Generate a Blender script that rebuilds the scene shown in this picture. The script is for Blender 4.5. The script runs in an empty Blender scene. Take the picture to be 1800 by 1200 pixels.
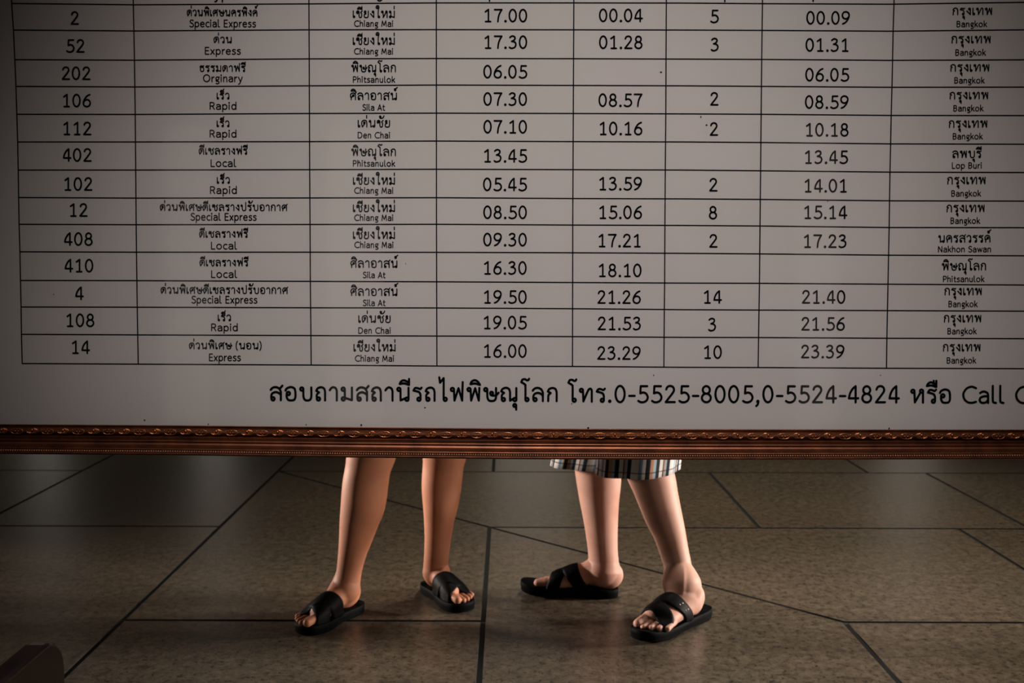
import bpy, bmesh, math, random
import numpy as np
from mathutils import Vector, Matrix
random.seed(7)
SC = bpy.context.scene
COL = SC.collection

# ------------------------------------------------------------------ camera
F = 1850.0                      # focal length in pixels of the 1800 x 1200 frame
CAM = np.array([0.0, 0.0, 1.05])
PITCH = math.atan(160 / F); ROLL = 0.003
_f = np.array([0, math.cos(PITCH), -math.sin(PITCH)])
_u = np.array([0, math.sin(PITCH), math.cos(PITCH)])
_x = np.array([1.0, 0, 0])
R_ = math.cos(ROLL) * _x + math.sin(ROLL) * _u
U_ = math.cos(ROLL) * _u - math.sin(ROLL) * _x
cam_data = bpy.data.cameras.new('camera')
cam = bpy.data.objects.new('camera', cam_data); COL.objects.link(cam)
M = Matrix.Identity(4)
for i in range(3):
    M[i][0] = R_[i]; M[i][1] = U_[i]; M[i][2] = -_f[i]; M[i][3] = CAM[i]
cam.matrix_world = M
cam_data.sensor_width = 36.0
cam_data.lens = F / 1800 * 36.0
cam_data.clip_start = 0.05
cam_data.dof.use_dof = True
cam_data.dof.focus_distance = 1.9
cam_data.dof.aperture_fstop = 7.0
SC.camera = cam

# ------------------------------------------------------------------ world, lights, exposure
SC.view_settings.view_transform = 'Standard'
SC.view_settings.look = 'None'
SC.view_settings.gamma = 1.0
SC.view_settings.exposure = 0.0
SC.view_settings.use_curve_mapping = False
SC.cycles.use_denoising = True
w = bpy.data.worlds.new('overcast_sky'); SC.world = w; w.use_nodes = True
w.node_tree.nodes['Background'].inputs[0].default_value = (1.0, 0.90, 0.78, 1)
w.node_tree.nodes['Background'].inputs[1].default_value = 0.42

def area(name, loc, target, sx, sy, power, col):
    d = bpy.data.lights.new(name, 'AREA'); d.shape = 'RECTANGLE'; d.size = sx; d.size_y = sy
    d.energy = power; d.color = col
    o = bpy.data.objects.new(name, d); COL.objects.link(o)
    o.location = loc
    o.rotation_euler = (Vector(target) - Vector(loc)).to_track_quat('-Z', 'Y').to_euler()
    return o
def spot(name, loc, target, size_deg, blend, power, col, r=0.12):
    d = bpy.data.lights.new(name, 'SPOT'); d.spot_size = math.radians(size_deg); d.spot_blend = blend
    d.energy = power; d.color = col; d.shadow_soft_size = r
    o = bpy.data.objects.new(name, d); COL.objects.link(o); o.location = loc
    o.rotation_euler = (Vector(target) - Vector(loc)).to_track_quat('-Z', 'Y').to_euler(); return o
spot('board_fill_spot', (0.10, -1.6, 3.75), (0.08, 1.95, 0.76), 30, 1.0, 640, (1.0, 0.94, 0.915), 0.25)  # added spot, no lamp known here; soft cone darkens the board towards its edges
spot('hall_fill_spot', (0.95, 4.0, 3.9), (0.85, 3.85, 0.0), 68, 1.0, 410, (1.0, 0.86, 0.70), 0.35)  # added overhead fill without a fixture; lights mid floor, leaves the left corner dark
spot('light_left', (-4.5, 4.5, 0.95), (-0.10, 3.0, 0.36), 14, 0.9, 2000, (1.0, 0.84, 0.74), 0.30)
spot('fill_right_low', (3.5, 1.6, 1.0), (-0.45, 2.97, 0.33), 12, 0.8, 420, (1.0, 0.80, 0.66), 0.3)  # added warm fill on the left figure's calf, standing in for bounce
spot('light_right', (5.0, 3.5, 0.95), (0.40, 3.0, 0.27), 20, 0.8, 1900, (1.0, 0.88, 0.80), 0.35)

# ------------------------------------------------------------------ helpers
def ray(px, py):
    d = (px - 900) / F * R_ + (600 - py) / F * U_ + _f
    return d
def on_floor(px, py, z=0.0):
    d = ray(px, py); t = (z - CAM[2]) / d[2]
    return CAM + t * d
def on_depth(px, py, Y):
    d = ray(px, py); return CAM + (Y / d[1]) * d
# plane of the sign: leans back 2.1 degrees, right side 1 degree nearer
LEAN, YAW = math.radians(2.1), math.radians(1.0)
BO = np.array([0.0, 1.9, 1.0])
BN = np.array([-math.sin(YAW) * math.cos(LEAN), -math.cos(YAW) * math.cos(LEAN), math.sin(LEAN)])
def P(px, py, off=0.0):
    d = ray(px, py); o = BO + BN * off
    t = np.dot(o - CAM, BN) / np.dot(d, BN)
    return CAM + t * d

def obj(name, verts, faces, mat, parent=None, smooth=False):
    me = bpy.data.meshes.new(name)
    me.from_pydata([tuple(map(float, v)) for v in verts], [], faces)
    me.validate(); me.update()
    if smooth:
        me.polygons.foreach_set('use_smooth', [True] * len(me.polygons))
    if mat: me.materials.append(mat)
    o = bpy.data.objects.new(name, me); COL.objects.link(o)
    if parent: o.parent = parent
    return o
def tag(o, label=None, cat=None, group=None, kind=None):
    if label: o['label'] = label
    if cat: o['category'] = cat
    if group: o['group'] = group
    if kind: o['kind'] = kind
    return o
def empty(name, loc, label, cat):
    o = bpy.data.objects.new(name, None); COL.objects.link(o); o.location = loc
    o.empty_display_size = 0.1
    return tag(o, label, cat)
def adopt(o, parent):
    """parent a world-space mesh under an empty, keeping its place"""
    o.parent = parent
    o.matrix_parent_inverse = Matrix.Translation(parent.location).inverted()
    return o

class MB:
    def __init__(s): s.v = []; s.f = []
    def add(s, v, f):
        n = len(s.v); s.v += [tuple(map(float, p)) for p in v]; s.f += [tuple(i + n for i in q) for q in f]
    def box(s, a, b):
        x0, y0, z0 = a; x1, y1, z1 = b
        s.add([(x0,y0,z0),(x1,y0,z0),(x1,y1,z0),(x0,y1,z0),(x0,y0,z1),(x1,y0,z1),(x1,y1,z1),(x0,y1,z1)],
              [(0,3,2,1),(4,5,6,7),(0,1,5,4),(1,2,6,5),(2,3,7,6),(3,0,4,7)])
    def build(s, name, mat, parent=None, smooth=False): return obj(name, s.v, s.f, mat, parent, smooth)
def bevel(o, w, seg=2):
    m = o.modifiers.new('bevel', 'BEVEL'); m.width = w; m.segments = seg; m.limit_method = 'ANGLE'
    return o

def mat(name, col, rough=0.5, metal=0.0, spec=0.5, **kw):
    m = bpy.data.materials.new(name); m.use_nodes = True
    b = m.node_tree.nodes['Principled BSDF']
    b.inputs['Base Color'].default_value = (*col, 1)
    b.inputs['Roughness'].default_value = rough
    b.inputs['Metallic'].default_value = metal
    b.inputs['Specular IOR Level'].default_value = spec
    for k, v in kw.items(): b.inputs[k.replace('_', ' ')].default_value = v
    return m
def nd(m, t, **kw):
    n = m.node_tree.nodes.new(t)
    for k, v in kw.items(): setattr(n, k, v)
    return n
def lk(m, a, b): m.node_tree.links.new(a, b)
def bsdf(m): return m.node_tree.nodes['Principled BSDF']
def noise_col(m, scale, stops, detail=4, bump=0.0, obj_coord=True, vec_scale=None, bump_dist=0.002):
    tc = nd(m, 'ShaderNodeTexCoord'); mp = nd(m, 'ShaderNodeMapping')
    if vec_scale: mp.inputs['Scale'].default_value = vec_scale
    lk(m, tc.outputs['Object'], mp.inputs['Vector'])
    n = nd(m, 'ShaderNodeTexNoise'); n.inputs['Scale'].default_value = scale; n.inputs['Detail'].default_value = detail
    lk(m, mp.outputs[0], n.inputs['Vector'])
    r = nd(m, 'ShaderNodeValToRGB')
    while len(r.color_ramp.elements) < len(stops): r.color_ramp.elements.new(0.5)
    for e, (p, c) in zip(r.color_ramp.elements, stops): e.position = p; e.color = (*c, 1)
    lk(m, n.outputs['Fac'], r.inputs[0]); lk(m, r.outputs[0], bsdf(m).inputs['Base Color'])
    if bump:
        bp = nd(m, 'ShaderNodeBump'); bp.inputs['Strength'].default_value = bump; bp.inputs['Distance'].default_value = bump_dist
        lk(m, n.outputs['Fac'], bp.inputs['Height']); lk(m, bp.outputs[0], bsdf(m).inputs['Normal'])
    return r

# ------------------------------------------------------------------ materials
def stone_mat():
    m = mat('granite_slab', (0.15, 0.12, 0.09), 0.36, spec=0.5)
    tc = nd(m, 'ShaderNodeTexCoord'); oi = nd(m, 'ShaderNodeObjectInfo')
    geo = nd(m, 'ShaderNodeNewGeometry')
    def nz(s, d, r=0.6):
        n = nd(m, 'ShaderNodeTexNoise'); n.inputs['Scale'].default_value = s; n.inputs['Detail'].default_value = d
        n.inputs['Roughness'].default_value = r
        lk(m, geo.outputs['Position'], n.inputs['Vector']); return n
    big = nz(1.3, 3); mid = nz(34, 7, 0.8); fine = nz(75, 3, 0.75)
    r1 = nd(m, 'ShaderNodeValToRGB'); e = r1.color_ramp.elements
    e[0].position = 0.36; e[0].color = (0.052, 0.042, 0.031, 1); e[1].position = 0.64; e[1].color = (0.160, 0.132, 0.096, 1)
    lk(m, mid.outputs['Fac'], r1.inputs[0])
    r2 = nd(m, 'ShaderNodeValToRGB'); e = r2.color_ramp.elements      # dark flecks
    e[0].position = 0.36; e[0].color = (0.10, 0.10, 0.10, 1); e[1].position = 0.45; e[1].color = (1, 1, 1, 1)
    lk(m, fine.outputs['Fac'], r2.inputs[0])
    mx = nd(m, 'ShaderNodeMix', data_type='RGBA', blend_type='MULTIPLY'); mx.inputs[0].default_value = 0.8
    lk(m, r1.outputs[0], mx.inputs[6]); lk(m, r2.outputs[0], mx.inputs[7])
    r3 = nd(m, 'ShaderNodeValToRGB'); e = r3.color_ramp.elements
    e[0].position = 0.3; e[0].color = (0.80, 0.84, 0.80, 1); e[1].position = 0.7; e[1].color = (1.12, 1.04, 0.98, 1)
    lk(m, big.outputs['Fac'], r3.inputs[0])
    mx2 = nd(m, 'ShaderNodeMix', data_type='RGBA', blend_type='MULTIPLY'); mx2.inputs[0].default_value = 1.0
    lk(m, mx.outputs[2], mx2.inputs[6]); lk(m, r3.outputs[0], mx2.inputs[7])
    mr = nd(m, 'ShaderNodeMapRange'); mr.inputs[3].default_value = 0.92; mr.inputs[4].default_value = 1.08
    lk(m, oi.outputs['Random'], mr.inputs[0])
    mx3 = nd(m, 'ShaderNodeVectorMath', operation='SCALE'); lk(m, mx2.outputs[2], mx3.inputs[0]); lk(m, mr.outputs[0], mx3.inputs[3])
    lk(m, mx3.outputs[0], bsdf(m).inputs['Base Color'])
    rr = nd(m, 'ShaderNodeMapRange'); rr.inputs[3].default_value = 0.24; rr.inputs[4].default_value = 0.42
    lk(m, mid.outputs['Fac'], rr.inputs[0]); lk(m, rr.outputs[0], bsdf(m).inputs['Roughness'])
    bp = nd(m, 'ShaderNodeBump'); bp.inputs['Strength'].default_value = 0.25; bp.inputs['Distance'].default_value = 0.0015
    lk(m, fine.outputs['Fac'], bp.inputs['Height']); lk(m, bp.outputs[0], bsdf(m).inputs['Normal'])
    return m
STONE = stone_mat()
GROUT = mat('dark_joint_filler', (0.006, 0.008, 0.009), 0.8)
INK = mat('black_print_ink', (0.002, 0.003, 0.004), 0.8, spec=0.0)
SHEET = mat('printed_vinyl_sheet', (0.5, 0.46, 0.45), 0.75, spec=0.15)
noise_col(SHEET, 1.1, [(0.3, (0.43, 0.375, 0.368)), (0.52, (0.475, 0.425, 0.412)), (0.72, (0.44, 0.405, 0.385))], detail=3)
GOLD = mat('dark_gilt_moulding', (0.30, 0.10, 0.035), 0.42, metal=0.7)
noise_col(GOLD, 30, [(0.3, (0.06, 0.017, 0.007)), (0.75, (0.15, 0.043, 0.014))], detail=5, bump=0.15, bump_dist=0.0005)
GOLD2 = mat('rubbed_gilt_relief', (0.40, 0.14, 0.055), 0.30, metal=0.85)
BEADM = mat('bright_gilt_beads', (0.62, 0.30, 0.17), 0.3, metal=0.7)  # brighter gilt than the rail and its relief
METAL = mat('painted_steel_stand', (0.05, 0.05, 0.05), 0.4, metal=0.5)
def glass_mat():
    m = bpy.data.materials.new('window_glass'); m.use_nodes = True; nt = m.node_tree; nt.nodes.clear()
    out = nt.nodes.new('ShaderNodeOutputMaterial'); mx = nt.nodes.new('ShaderNodeMixShader')
    tr = nt.nodes.new('ShaderNodeBsdfTransparent'); gl = nt.nodes.new('ShaderNodeBsdfGlossy'); fr = nt.nodes.new('ShaderNodeFresnel')
    tr.inputs[0].default_value = (0.97, 0.985, 0.975, 1); gl.inputs['Roughness'].default_value = 0.05
    fr.inputs[0].default_value = 1.5
    nt.links.new(fr.outputs[0], mx.inputs[0]); nt.links.new(tr.outputs[0], mx.inputs[1]); nt.links.new(gl.outputs[0], mx.inputs[2])
    nt.links.new(mx.outputs[0], out.inputs[0]); return m
GLASS = glass_mat()
def skin_mat(name, a, b, c):
    m = mat(name, b, 0.55, spec=0.3)
    m.node_tree.nodes['Principled BSDF'].inputs['Subsurface Weight'].default_value = 0.12
    bsdf(m).inputs['Subsurface Radius'].default_value = (0.012, 0.005, 0.003)
    bsdf(m).inputs['Subsurface Scale'].default_value = 0.6
    noise_col(m, 9, [(0.3, a), (0.5, b), (0.72, c)], detail=5, bump=0.12, bump_dist=0.002)
    return m
SKIN_L = skin_mat('tanned_skin', (0.35, 0.145, 0.080), (0.42, 0.18, 0.10), (0.46, 0.205, 0.12))
SKIN_R = skin_mat('pale_skin', (0.44, 0.225, 0.165), (0.54, 0.30, 0.225), (0.58, 0.345, 0.265))
NAIL = mat('toenail', (0.62, 0.36, 0.28), 0.25)
RUBBER = mat('black_leather', (0.009, 0.010, 0.011), 0.55, spec=0.06)
noise_col(RUBBER, 90, [(0.3, (0.0015, 0.002, 0.0025)), (0.8, (0.0035, 0.004, 0.0045))], bump=0.3, bump_dist=0.0008)
SOLE = mat('black_rubber_sole', (0.002, 0.0024, 0.003), 0.65, spec=0.06)
RIVET = mat('dull_brass_rivet', (0.25, 0.2, 0.14), 0.4, metal=0.8)
DARKCLOTH = mat('charcoal_cloth', (0.03, 0.03, 0.035), 0.9)
SHIRT_L = mat('cream_cotton', (0.45, 0.42, 0.36), 0.9)
SHIRT_R = mat('blue_grey_cotton', (0.16, 0.2, 0.26), 0.9)
HAIR = mat('black_hair', (0.015, 0.012, 0.010), 0.6)
PLASTER = mat('cream_plaster', (0.30, 0.26, 0.21), 0.85)
noise_col(PLASTER, 2.5, [(0.3, (0.27, 0.235, 0.19)), (0.7, (0.33, 0.285, 0.23))], bump=0.1)
CEIL = mat('ceiling_paint', (0.20, 0.18, 0.16), 0.9)
TEAK = mat('varnished_teak', (0.05, 0.012, 0.008), 0.3, spec=0.5)
noise_col(TEAK, 3.5, [(0.3, (0.008, 0.004, 0.004)), (0.5, (0.016, 0.006, 0.005)), (0.75, (0.035, 0.009, 0.007))],
          detail=6, vec_scale=(1.2, 6, 9), bump=0.08)

# ------------------------------------------------------------------ floor of stone slabs
b0 = on_floor(900, 829)[1]; b1 = on_floor(900, 926.5)[1]; b2 = on_floor(900, 1091.5)[1]
step = (b0 - b2) / 2
floor = MB(); floor.box((-9, -6, -0.06), (9, 13, -0.0035))
FLOOR = tag(floor.build('floor', GROUT), 'brown granite slab floor with black joints', kind='structure')
def rotg(x, y): return (x - 0.004 * y + 0.004 * 3, y)
def slab(poly):
    n = len(poly); g = 0.0072; out = []
    cx = sum(p[0] for p in poly) / n; cy = sum(p[1] for p in poly) / n
    lines = []
    for i in range(n):
        (x0, y0), (x1, y1) = poly[i], poly[(i + 1) % n]
        nx, ny = -(y1 - y0), x1 - x0; l = math.hypot(nx, ny); nx /= l; ny /= l
        if (cx - x0) * nx + (cy - y0) * ny < 0: nx, ny = -nx, -ny
        lines.append((nx, ny, nx * x0 + ny * y0 + g))
    for i in range(n):
        a = lines[i - 1]; b = lines[i]
        det = a[0] * b[1] - a[1] * b[0]
        out.append(((a[2] * b[1] - a[1] * b[2]) / det, (a[0] * b[2] - a[2] * b[0]) / det))
    if sum(out[i][0] * out[(i + 1) % n][1] - out[(i + 1) % n][0] * out[i][1] for i in range(n)) < 0: out.reverse()
    out = [rotg(*p) for p in out]
    ccx = sum(p[0] for p in out) / n; ccy = sum(p[1] for p in out) / n
    ins = []
    for p in out:
        dx, dy = ccx - p[0], ccy - p[1]; l = math.hypot(dx, dy); ins.append((p[0] + dx / l * 0.0010, p[1] + dy / l * 0.0010))
    v = [(p[0], p[1], -0.006) for p in out] + [(p[0], p[1], -0.0008) for p in out] + [(p[0], p[1], 0.0) for p in ins]
    f = [tuple(range(2 * n, 3 * n))]
    for i in range(n):
        j = (i + 1) % n
        f += [(i, j, n + j, n + i), (n + i, n + j, 2 * n + j, 2 * n + i)]
    o = obj('slab', v, f, STONE, FLOOR); o.data.materials.append(GROUT)
    for i, pl in enumerate(o.data.polygons): pl.material_index = 0 if i == 0 else 1
def rect(x0, x1, y0, y1): slab([(x0, y0), (x1, y0), (x1, y1), (x0, y1)])
def row(js, y0, y1, skip=()):
    for i in range(len(js) - 1):
        if i not in skip: rect(js[i], js[i + 1], y0, y1)
XA, XB, XC, XD, XE = -2.035, -1.105, -0.080, 0.948, 1.705
b3 = b2 - step; b_1 = b0 + step
row([-5.1, -4.1, -3.05, XA, XB, XC, XE, 2.75, 3.8, 4.85], b0, b_1, skip=(3,))
rect(XA, XB, b1, b_1)
row([-5.1, -4.1, -3.05, XA, XB, XD, 1.98, 3.0, 4.0, 5.0], b1, b0, skip=(3, 4))
slab([(XB, b0), (XD, b0), (XD, b1), (XC, b1)])
row([-5.1, -4.1, -3.1, -2.1, XB, XC], b2, b1, skip=(3, 4))
rect(-2.1, XB, b3, b1)
slab([(XB, b0), (XC, b1), (XC, b2), (XB, b2)])
slab([(XC, b1), (XE, b1), (XE, b2), (XD, b2)])
row([XE, 2.75, 3.8, 4.85], b2, b1)
slab([(XC, b1), (XD, b2), (XD, b3), (XC, b3)])
row([-5.1, -4.1, -3.1, -2.1, XB, XC, XD, 1.98, 3.0, 4.0, 5.0], b3, b2, skip=(3, 5))
for k in range(1, 6):
    off = 0.5 * (k % 2)
    row([-5.1 + off + i * 1.02 for i in range(11)], b_1 + (k - 1) * step, b_1 + k * step)
for k in range(1, 6):
    off = 0.5 * (k % 2)
    row([-5.1 + off + i * 1.02 for i in range(11)], b3 - k * step, b3 - (k - 1) * step)

# ------------------------------------------------------------------ hall around it
def struct(name, boxes, m, label):
    b = MB()
    for bx in boxes: b.box(*bx)
    return tag(b.build(name, m), label, kind='structure')
struct('ceiling', [((-7, -6, 4.2), (7, 12, 4.35))], CEIL, 'dark painted hall ceiling')
struct('wall_left', [((-6.2, -6, -0.012), (-6, 1.0, 4.2)), ((-6.2, 1.0, 3.2), (-6, 8.5, 4.2)), ((-6.2, 8.5, -0.012), (-6, 10.6, 4.2))], PLASTER, 'cream plaster wall with a wide opening')
struct('wall_right', [((6, -6, -0.012), (6.2, 1.0, 4.2)), ((6, 1.0, 3.2), (6.2, 8.5, 4.2)), ((6, 8.5, -0.012), (6.2, 10.6, 4.2))], PLASTER, 'cream plaster wall with a wide opening')
struct('wall_back', [((-6, 10.4, -0.012), (-4.9, 10.6, 2.6)), ((-4.5, 10.4, -0.012), (-3.2, 10.6, 2.6)), ((-2.8, 10.4, -0.012), (-0.2, 10.6, 2.6)),
                     ((0.6, 10.4, -0.012), (3.7, 10.6, 2.6)), ((4.3, 10.4, -0.012), (6, 10.6, 2.6)),
                     ((-6, 10.4, 2.6), (6, 10.6, 4.2))], PLASTER, 'cream plaster wall with tall door openings')
struct('wall_front', [((-6, -5.6, -0.012), (-3.4, -5.4, 2.7)), ((-2.9, -5.6, -0.012), (-1.9, -5.4, 2.7)), ((-1.4, -5.6, -0.012), (2.2, -5.4, 2.7)), ((2.6, -5.6, -0.012), (6, -5.4, 2.7)),
                      ((-6, -5.6, 2.7), (6, -5.4, 4.2))], PLASTER, 'cream plaster wall behind the viewer with tall openings')

# ------------------------------------------------------------------ stroke lettering
def ell(cx, cy, rx, ry=None, n=20):
    ry = rx if ry is None else ry
    return [(cx + rx * math.cos(2 * math.pi * i / n), cy + ry * math.sin(2 * math.pi * i / n)) for i in range(n + 1)]
def smooth(pts, n=5):
    segs = [[pts[0]]]
    for p in pts[1:]:
        if p == segs[-1][-1]: segs.append([p])
        else: segs[-1].append(p)
    out = []
    for s in segs:
        if len(s) < 2: continue
        if len(s) == 2: out += s if not out else s[1:]; continue
        q = [(2 * s[0][0] - s[1][0], 2 * s[0][1] - s[1][1])] + s + [(2 * s[-1][0] - s[-2][0], 2 * s[-1][1] - s[-2][1])]
        if not out: out.append(s[0])
        for i in range(1, len(q) - 2):
            p0, p1, p2, p3 = q[i - 1:i + 3]
            for k in range(1, n + 1):
                t = k / n
                out.append(tuple(0.5 * (2 * p1[a] + (-p0[a] + p2[a]) * t + (2 * p0[a] - 5 * p1[a] + 4 * p2[a] - p3[a]) * t * t + (-p0[a] + 3 * p1[a] - 3 * p2[a] + p3[a]) * t ** 3) for a in (0, 1)))
    return out
def S(*p): return smooth(list(p))
def L(*p): return list(p)
def O(cx, cy, rx=12, ry=None): return ell(cx, cy, rx, ry, 14 if rx < 15 else 22)
def DOT(cx, cy, r=4): return ell(cx, cy, r, r, 8)
G = {}
def g(ch, wd, *st, adv=None): G[ch] = (wd, (wd + 36) if adv is None else adv, list(st))
# digits
g('0', 71, O(35, 62, 35, 62), adv=105)
g('1', 71, L((10, 100), (42, 123), (42, 0)), L((13, 0), (64, 0)), adv=105)
g('2', 71, S((6, 98), (14, 115), (34, 124), (56, 117), (65, 96), (56, 72), (2, 1), (2, 1), (71, 1)), adv=105)
g('3', 71, S((6, 110), (20, 121), (36, 124), (54, 116), (58, 98), (46, 80), (24, 70), (24, 70), (46, 67), (63, 54), (67, 34), (56, 10), (32, 0), (14, 1), (2, 9)), adv=105)
g('4', 74, S((54, 123), (30, 102), (10, 66), (2, 31), (2, 31), (74, 31)), L((54, 123), (54, 0)), adv=105)
g('5', 74, L((70, 122), (20, 122), (17, 68)), S((17, 68), (40, 74), (62, 64), (74, 38), (64, 12), (40, 0), (18, 1), (2, 10)), adv=105)
_six = [(66, 123), (40, 110), (14, 78), (1, 40), (8, 12), (34, 0), (60, 10), (70, 36), (60, 62), (36, 72), (14, 62), (3, 46)]
g('6', 71, smooth(_six), adv=105)
g('7', 76, S((0, 122), (0, 122), (74, 122), (74, 122), (54, 88), (40, 48), (34, 0)), adv=105)
g('8', 71, O(35, 94, 27, 29), O(35, 33, 34, 33), adv=105)
g('9', 71, smooth([(71 - x, 124 - y) for x, y in _six]), adv=105)
g('.', 12, DOT(7, 4, 5), adv=46)
g(',', 14, DOT(10, 6, 5), S((14, 4), (10, -14), (-2, -28)), adv=50)
g('-', 42, L((0, 48), (42, 48)), adv=68)
g(' ', 0, adv=56)
g('(', 22, S((22, 132), (5, 95), (0, 52), (6, 8), (22, -24)))
g(')', 22, S((0, 132), (17, 95), (22, 52), (16, 8), (0, -24)))
# latin
g('a', 62, S((4, 75), (20, 85), (40, 85), (58, 73), (62, 50), (62, 50), (62, 0)), S((62, 51), (32, 50), (8, 40), (1, 21), (10, 4), (30, 0), (50, 8), (62, 26)), adv=94)
g('c', 56, S((56, 78), (36, 86), (12, 74), (1, 43), (12, 11), (36, 0), (57, 6)), adv=84)
g('d', 64, O(32, 43, 31, 43), L((64, 130), (64, 0)), adv=100)
g('e', 66, S((2, 46), (66, 46), (66, 46), (60, 73), (36, 86), (12, 74), (1, 43), (12, 11), (36, 0), (62, 8)), adv=98)
g('g', 60, O(28, 58, 24, 27), S((14, 34), (6, 18), (24, 8), (50, 2), (56, -20), (34, -37), (8, -32)), L((44, 80), (62, 84)), adv=88)
g('h', 56, L((2, 130), (2, 0)), S((2, 50), (14, 76), (34, 86), (51, 76), (56, 52), (56, 52), (56, 0)), adv=92)
g('i', 6, L((3, 84), (3, 0)), DOT(3, 118, 5), adv=42)
g('k', 56, L((2, 130), (2, 0)), L((52, 84), (4, 36)), L((20, 50), (57, 0)), adv=84)
g('l', 24, S((2, 130), (2, 130), (2, 24), (8, 5), (25, 0)), adv=54)
g('n', 56, L((2, 84), (2, 0)), S((2, 50), (14, 76), (34, 86), (51, 76), (56, 52), (56, 52), (56, 0)), adv=92)
g('o', 72, O(36, 43, 36, 43), adv=104)
g('p', 66, L((2, 84), (2, -44)), O(34, 43, 32, 43), adv=98)
g('r', 36, L((2, 84), (2, 0)), S((2, 48), (14, 74), (38, 85)), adv=64)
g('s', 50, S((48, 80), (28, 86), (8, 78), (6, 60), (24, 48), (44, 38), (50, 20), (36, 3), (16, 0), (0, 8)), adv=80)
g('t', 40, S((14, 114), (14, 114), (14, 22), (22, 3), (42, 2)), L((0, 82), (40, 82)), adv=68)
g('u', 56, S((2, 84), (2, 84), (2, 32), (10, 8), (28, 0), (46, 8), (56, 34)), L((56, 84), (56, 0)), adv=94)
g('w', 94, L((0, 84), (24, 1), (47, 80), (70, 1), (94, 84)), adv=120)
g('x', 56, L((0, 84), (56, 0)), L((56, 84), (0, 0)), adv=86)
g('y', 62, L((0, 84), (33, 6)), S((64, 84), (64, 84), (30, -12), (16, -38), (2, -42)), adv=86)
g('A', 84, L((0, 0), (42, 122), (84, 0)), L((14, 38), (70, 38)), adv=112)
g('B', 64, S((2, 0), (2, 122), (2, 122), (34, 122), (54, 112), (54, 78), (36, 66), (36, 66), (2, 66)), S((36, 66), (58, 54), (62, 28), (44, 3), (36, 0), (36, 0), (2, 0)), adv=98)
g('C', 92, S((92, 112), (62, 123), (28, 112), (6, 84), (0, 60), (8, 28), (32, 5), (62, 0), (92, 8)), adv=118)
g('D', 84, S((2, 0), (2, 122), (2, 122), (34, 122), (68, 108), (84, 62), (68, 15), (34, 0), (2, 0), (2, 0)), adv=118)
g('E', 58, L((58, 122), (2, 122), (2, 0), (60, 0)), L((2, 64), (52, 64)), adv=90)
g('L', 54, L((2, 122), (2, 0), (54, 0)), adv=84)
g('M', 98, L((0, 0), (12, 122), (49, 24), (86, 122), (98, 0)), adv=132)
g('N', 76, L((2, 0), (2, 122), (74, 0), (74, 122)), adv=112)
g('O', 106, O(53, 62, 53, 62), adv=140)
g('P', 62, S((2, 0), (2, 122), (2, 122), (38, 122), (60, 106), (60, 74), (38, 58), (2, 58), (2, 58)), adv=92)
g('R', 66, S((2, 0), (2, 122), (2, 122), (38, 122), (60, 106), (60, 76), (38, 60), (2, 60), (2, 60)), L((36, 60), (66, 0)), adv=98)
g('S', 64, S((60, 112), (38, 123), (12, 116), (4, 94), (16, 74), (42, 60), (62, 42), (60, 14), (36, 0), (16, 1), (0, 12)), adv=92)
g('T', 76, L((0, 122), (76, 122)), L((38, 122), (38, 0)), adv=98)
# thai consonants
_beak = [(6, 38), (12, 51), (24, 61), (24, 61), (2, 73), (2, 73), (14, 92), (40, 100), (62, 90), (70, 66), (70, 66)]
g('ก', 70, smooth([(5, 0), (5, 0)] + _beak + [(70, 0)]))
g('ถ', 70, smooth([(7, 12), (7, 12)] + _beak + [(70, 0)]), O(19, 11))
g('ณ', 118, smooth([(7, 12), (7, 12)] + _beak + [(70, 2), (70, 2), (100, 20)]), O(19, 11), O(107, 11), L((118, 98), (118, 12)))
g('า', 54, S((0, 78), (12, 94), (28, 100), (46, 92), (54, 72), (54, 72), (54, 0)))
_hd = O(13, 86)
g('ม', 80, _hd, L((25, 84), (26, 22)), O(14, 12), L((24, 20), (80, 3), (80, 98)))
g('น', 87, _hd, L((25, 84), (26, 2), (68, 20)), O(75, 11), L((87, 98), (87, 12)))
g('บ', 86, _hd, S((25, 84), (25, 84), (26, 30), (36, 5), (56, -1), (76, 5), (86, 30), (86, 98), (86, 98)))
g('ป', 86, _hd, S((25, 84), (25, 84), (26, 30), (36, 5), (56, -1), (76, 5), (86, 30), (86, 142), (86, 142)))
g('พ', 92, _hd, L((25, 84), (29, 2), (60, 96), (88, 2), (92, 98)))
g('ฟ', 92, _hd, L((25, 84), (29, 2), (60, 96), (88, 2), (92, 142)))
g('ษ', 92, _hd, S((25, 84), (25, 84), (26, 30), (36, 5), (58, -1), (82, 5), (92, 30), (92, 98), (92, 98)), O(58, 58, 11), S((47, 56), (54, 44), (74, 40), (96, 46), (112, 62)), adv=130)
g('ล', 80, S((2, 79), (16, 94), (40, 100), (66, 90), (80, 66), (80, 66), (80, 0)), S((7, 14), (8, 40), (20, 56), (44, 62), (66, 54), (80, 42)), O(20, 11))
g('ส', 80, S((2, 79), (16, 94), (40, 100), (66, 90), (80, 66), (80, 66), (80, 0)), S((7, 14), (8, 40), (20, 56), (44, 62), (66, 54), (80, 42)), O(20, 11), L((70, 86), (92, 111)))
g('อ', 76, S((0, 74), (10, 90), (40, 101), (68, 90), (76, 64), (76, 64), (76, 26), (66, 4), (42, -1), (20, 4), (9, 26), (9, 54)), O(22, 52, 12))
g('ท', 92, _hd, S((25, 84), (28, 2), (28, 2), (50, 54), (66, 88), (80, 99), (91, 88), (92, 66), (92, 66), (92, 0)))
g('ห', 90, _hd, L((25, 84), (28, 2), (72, 78)), O(79, 87), L((90, 84), (90, 0)))
g('ง', 56, O(41, 86), L((53, 84), (54, 2), (2, 56)), adv=90)
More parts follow.
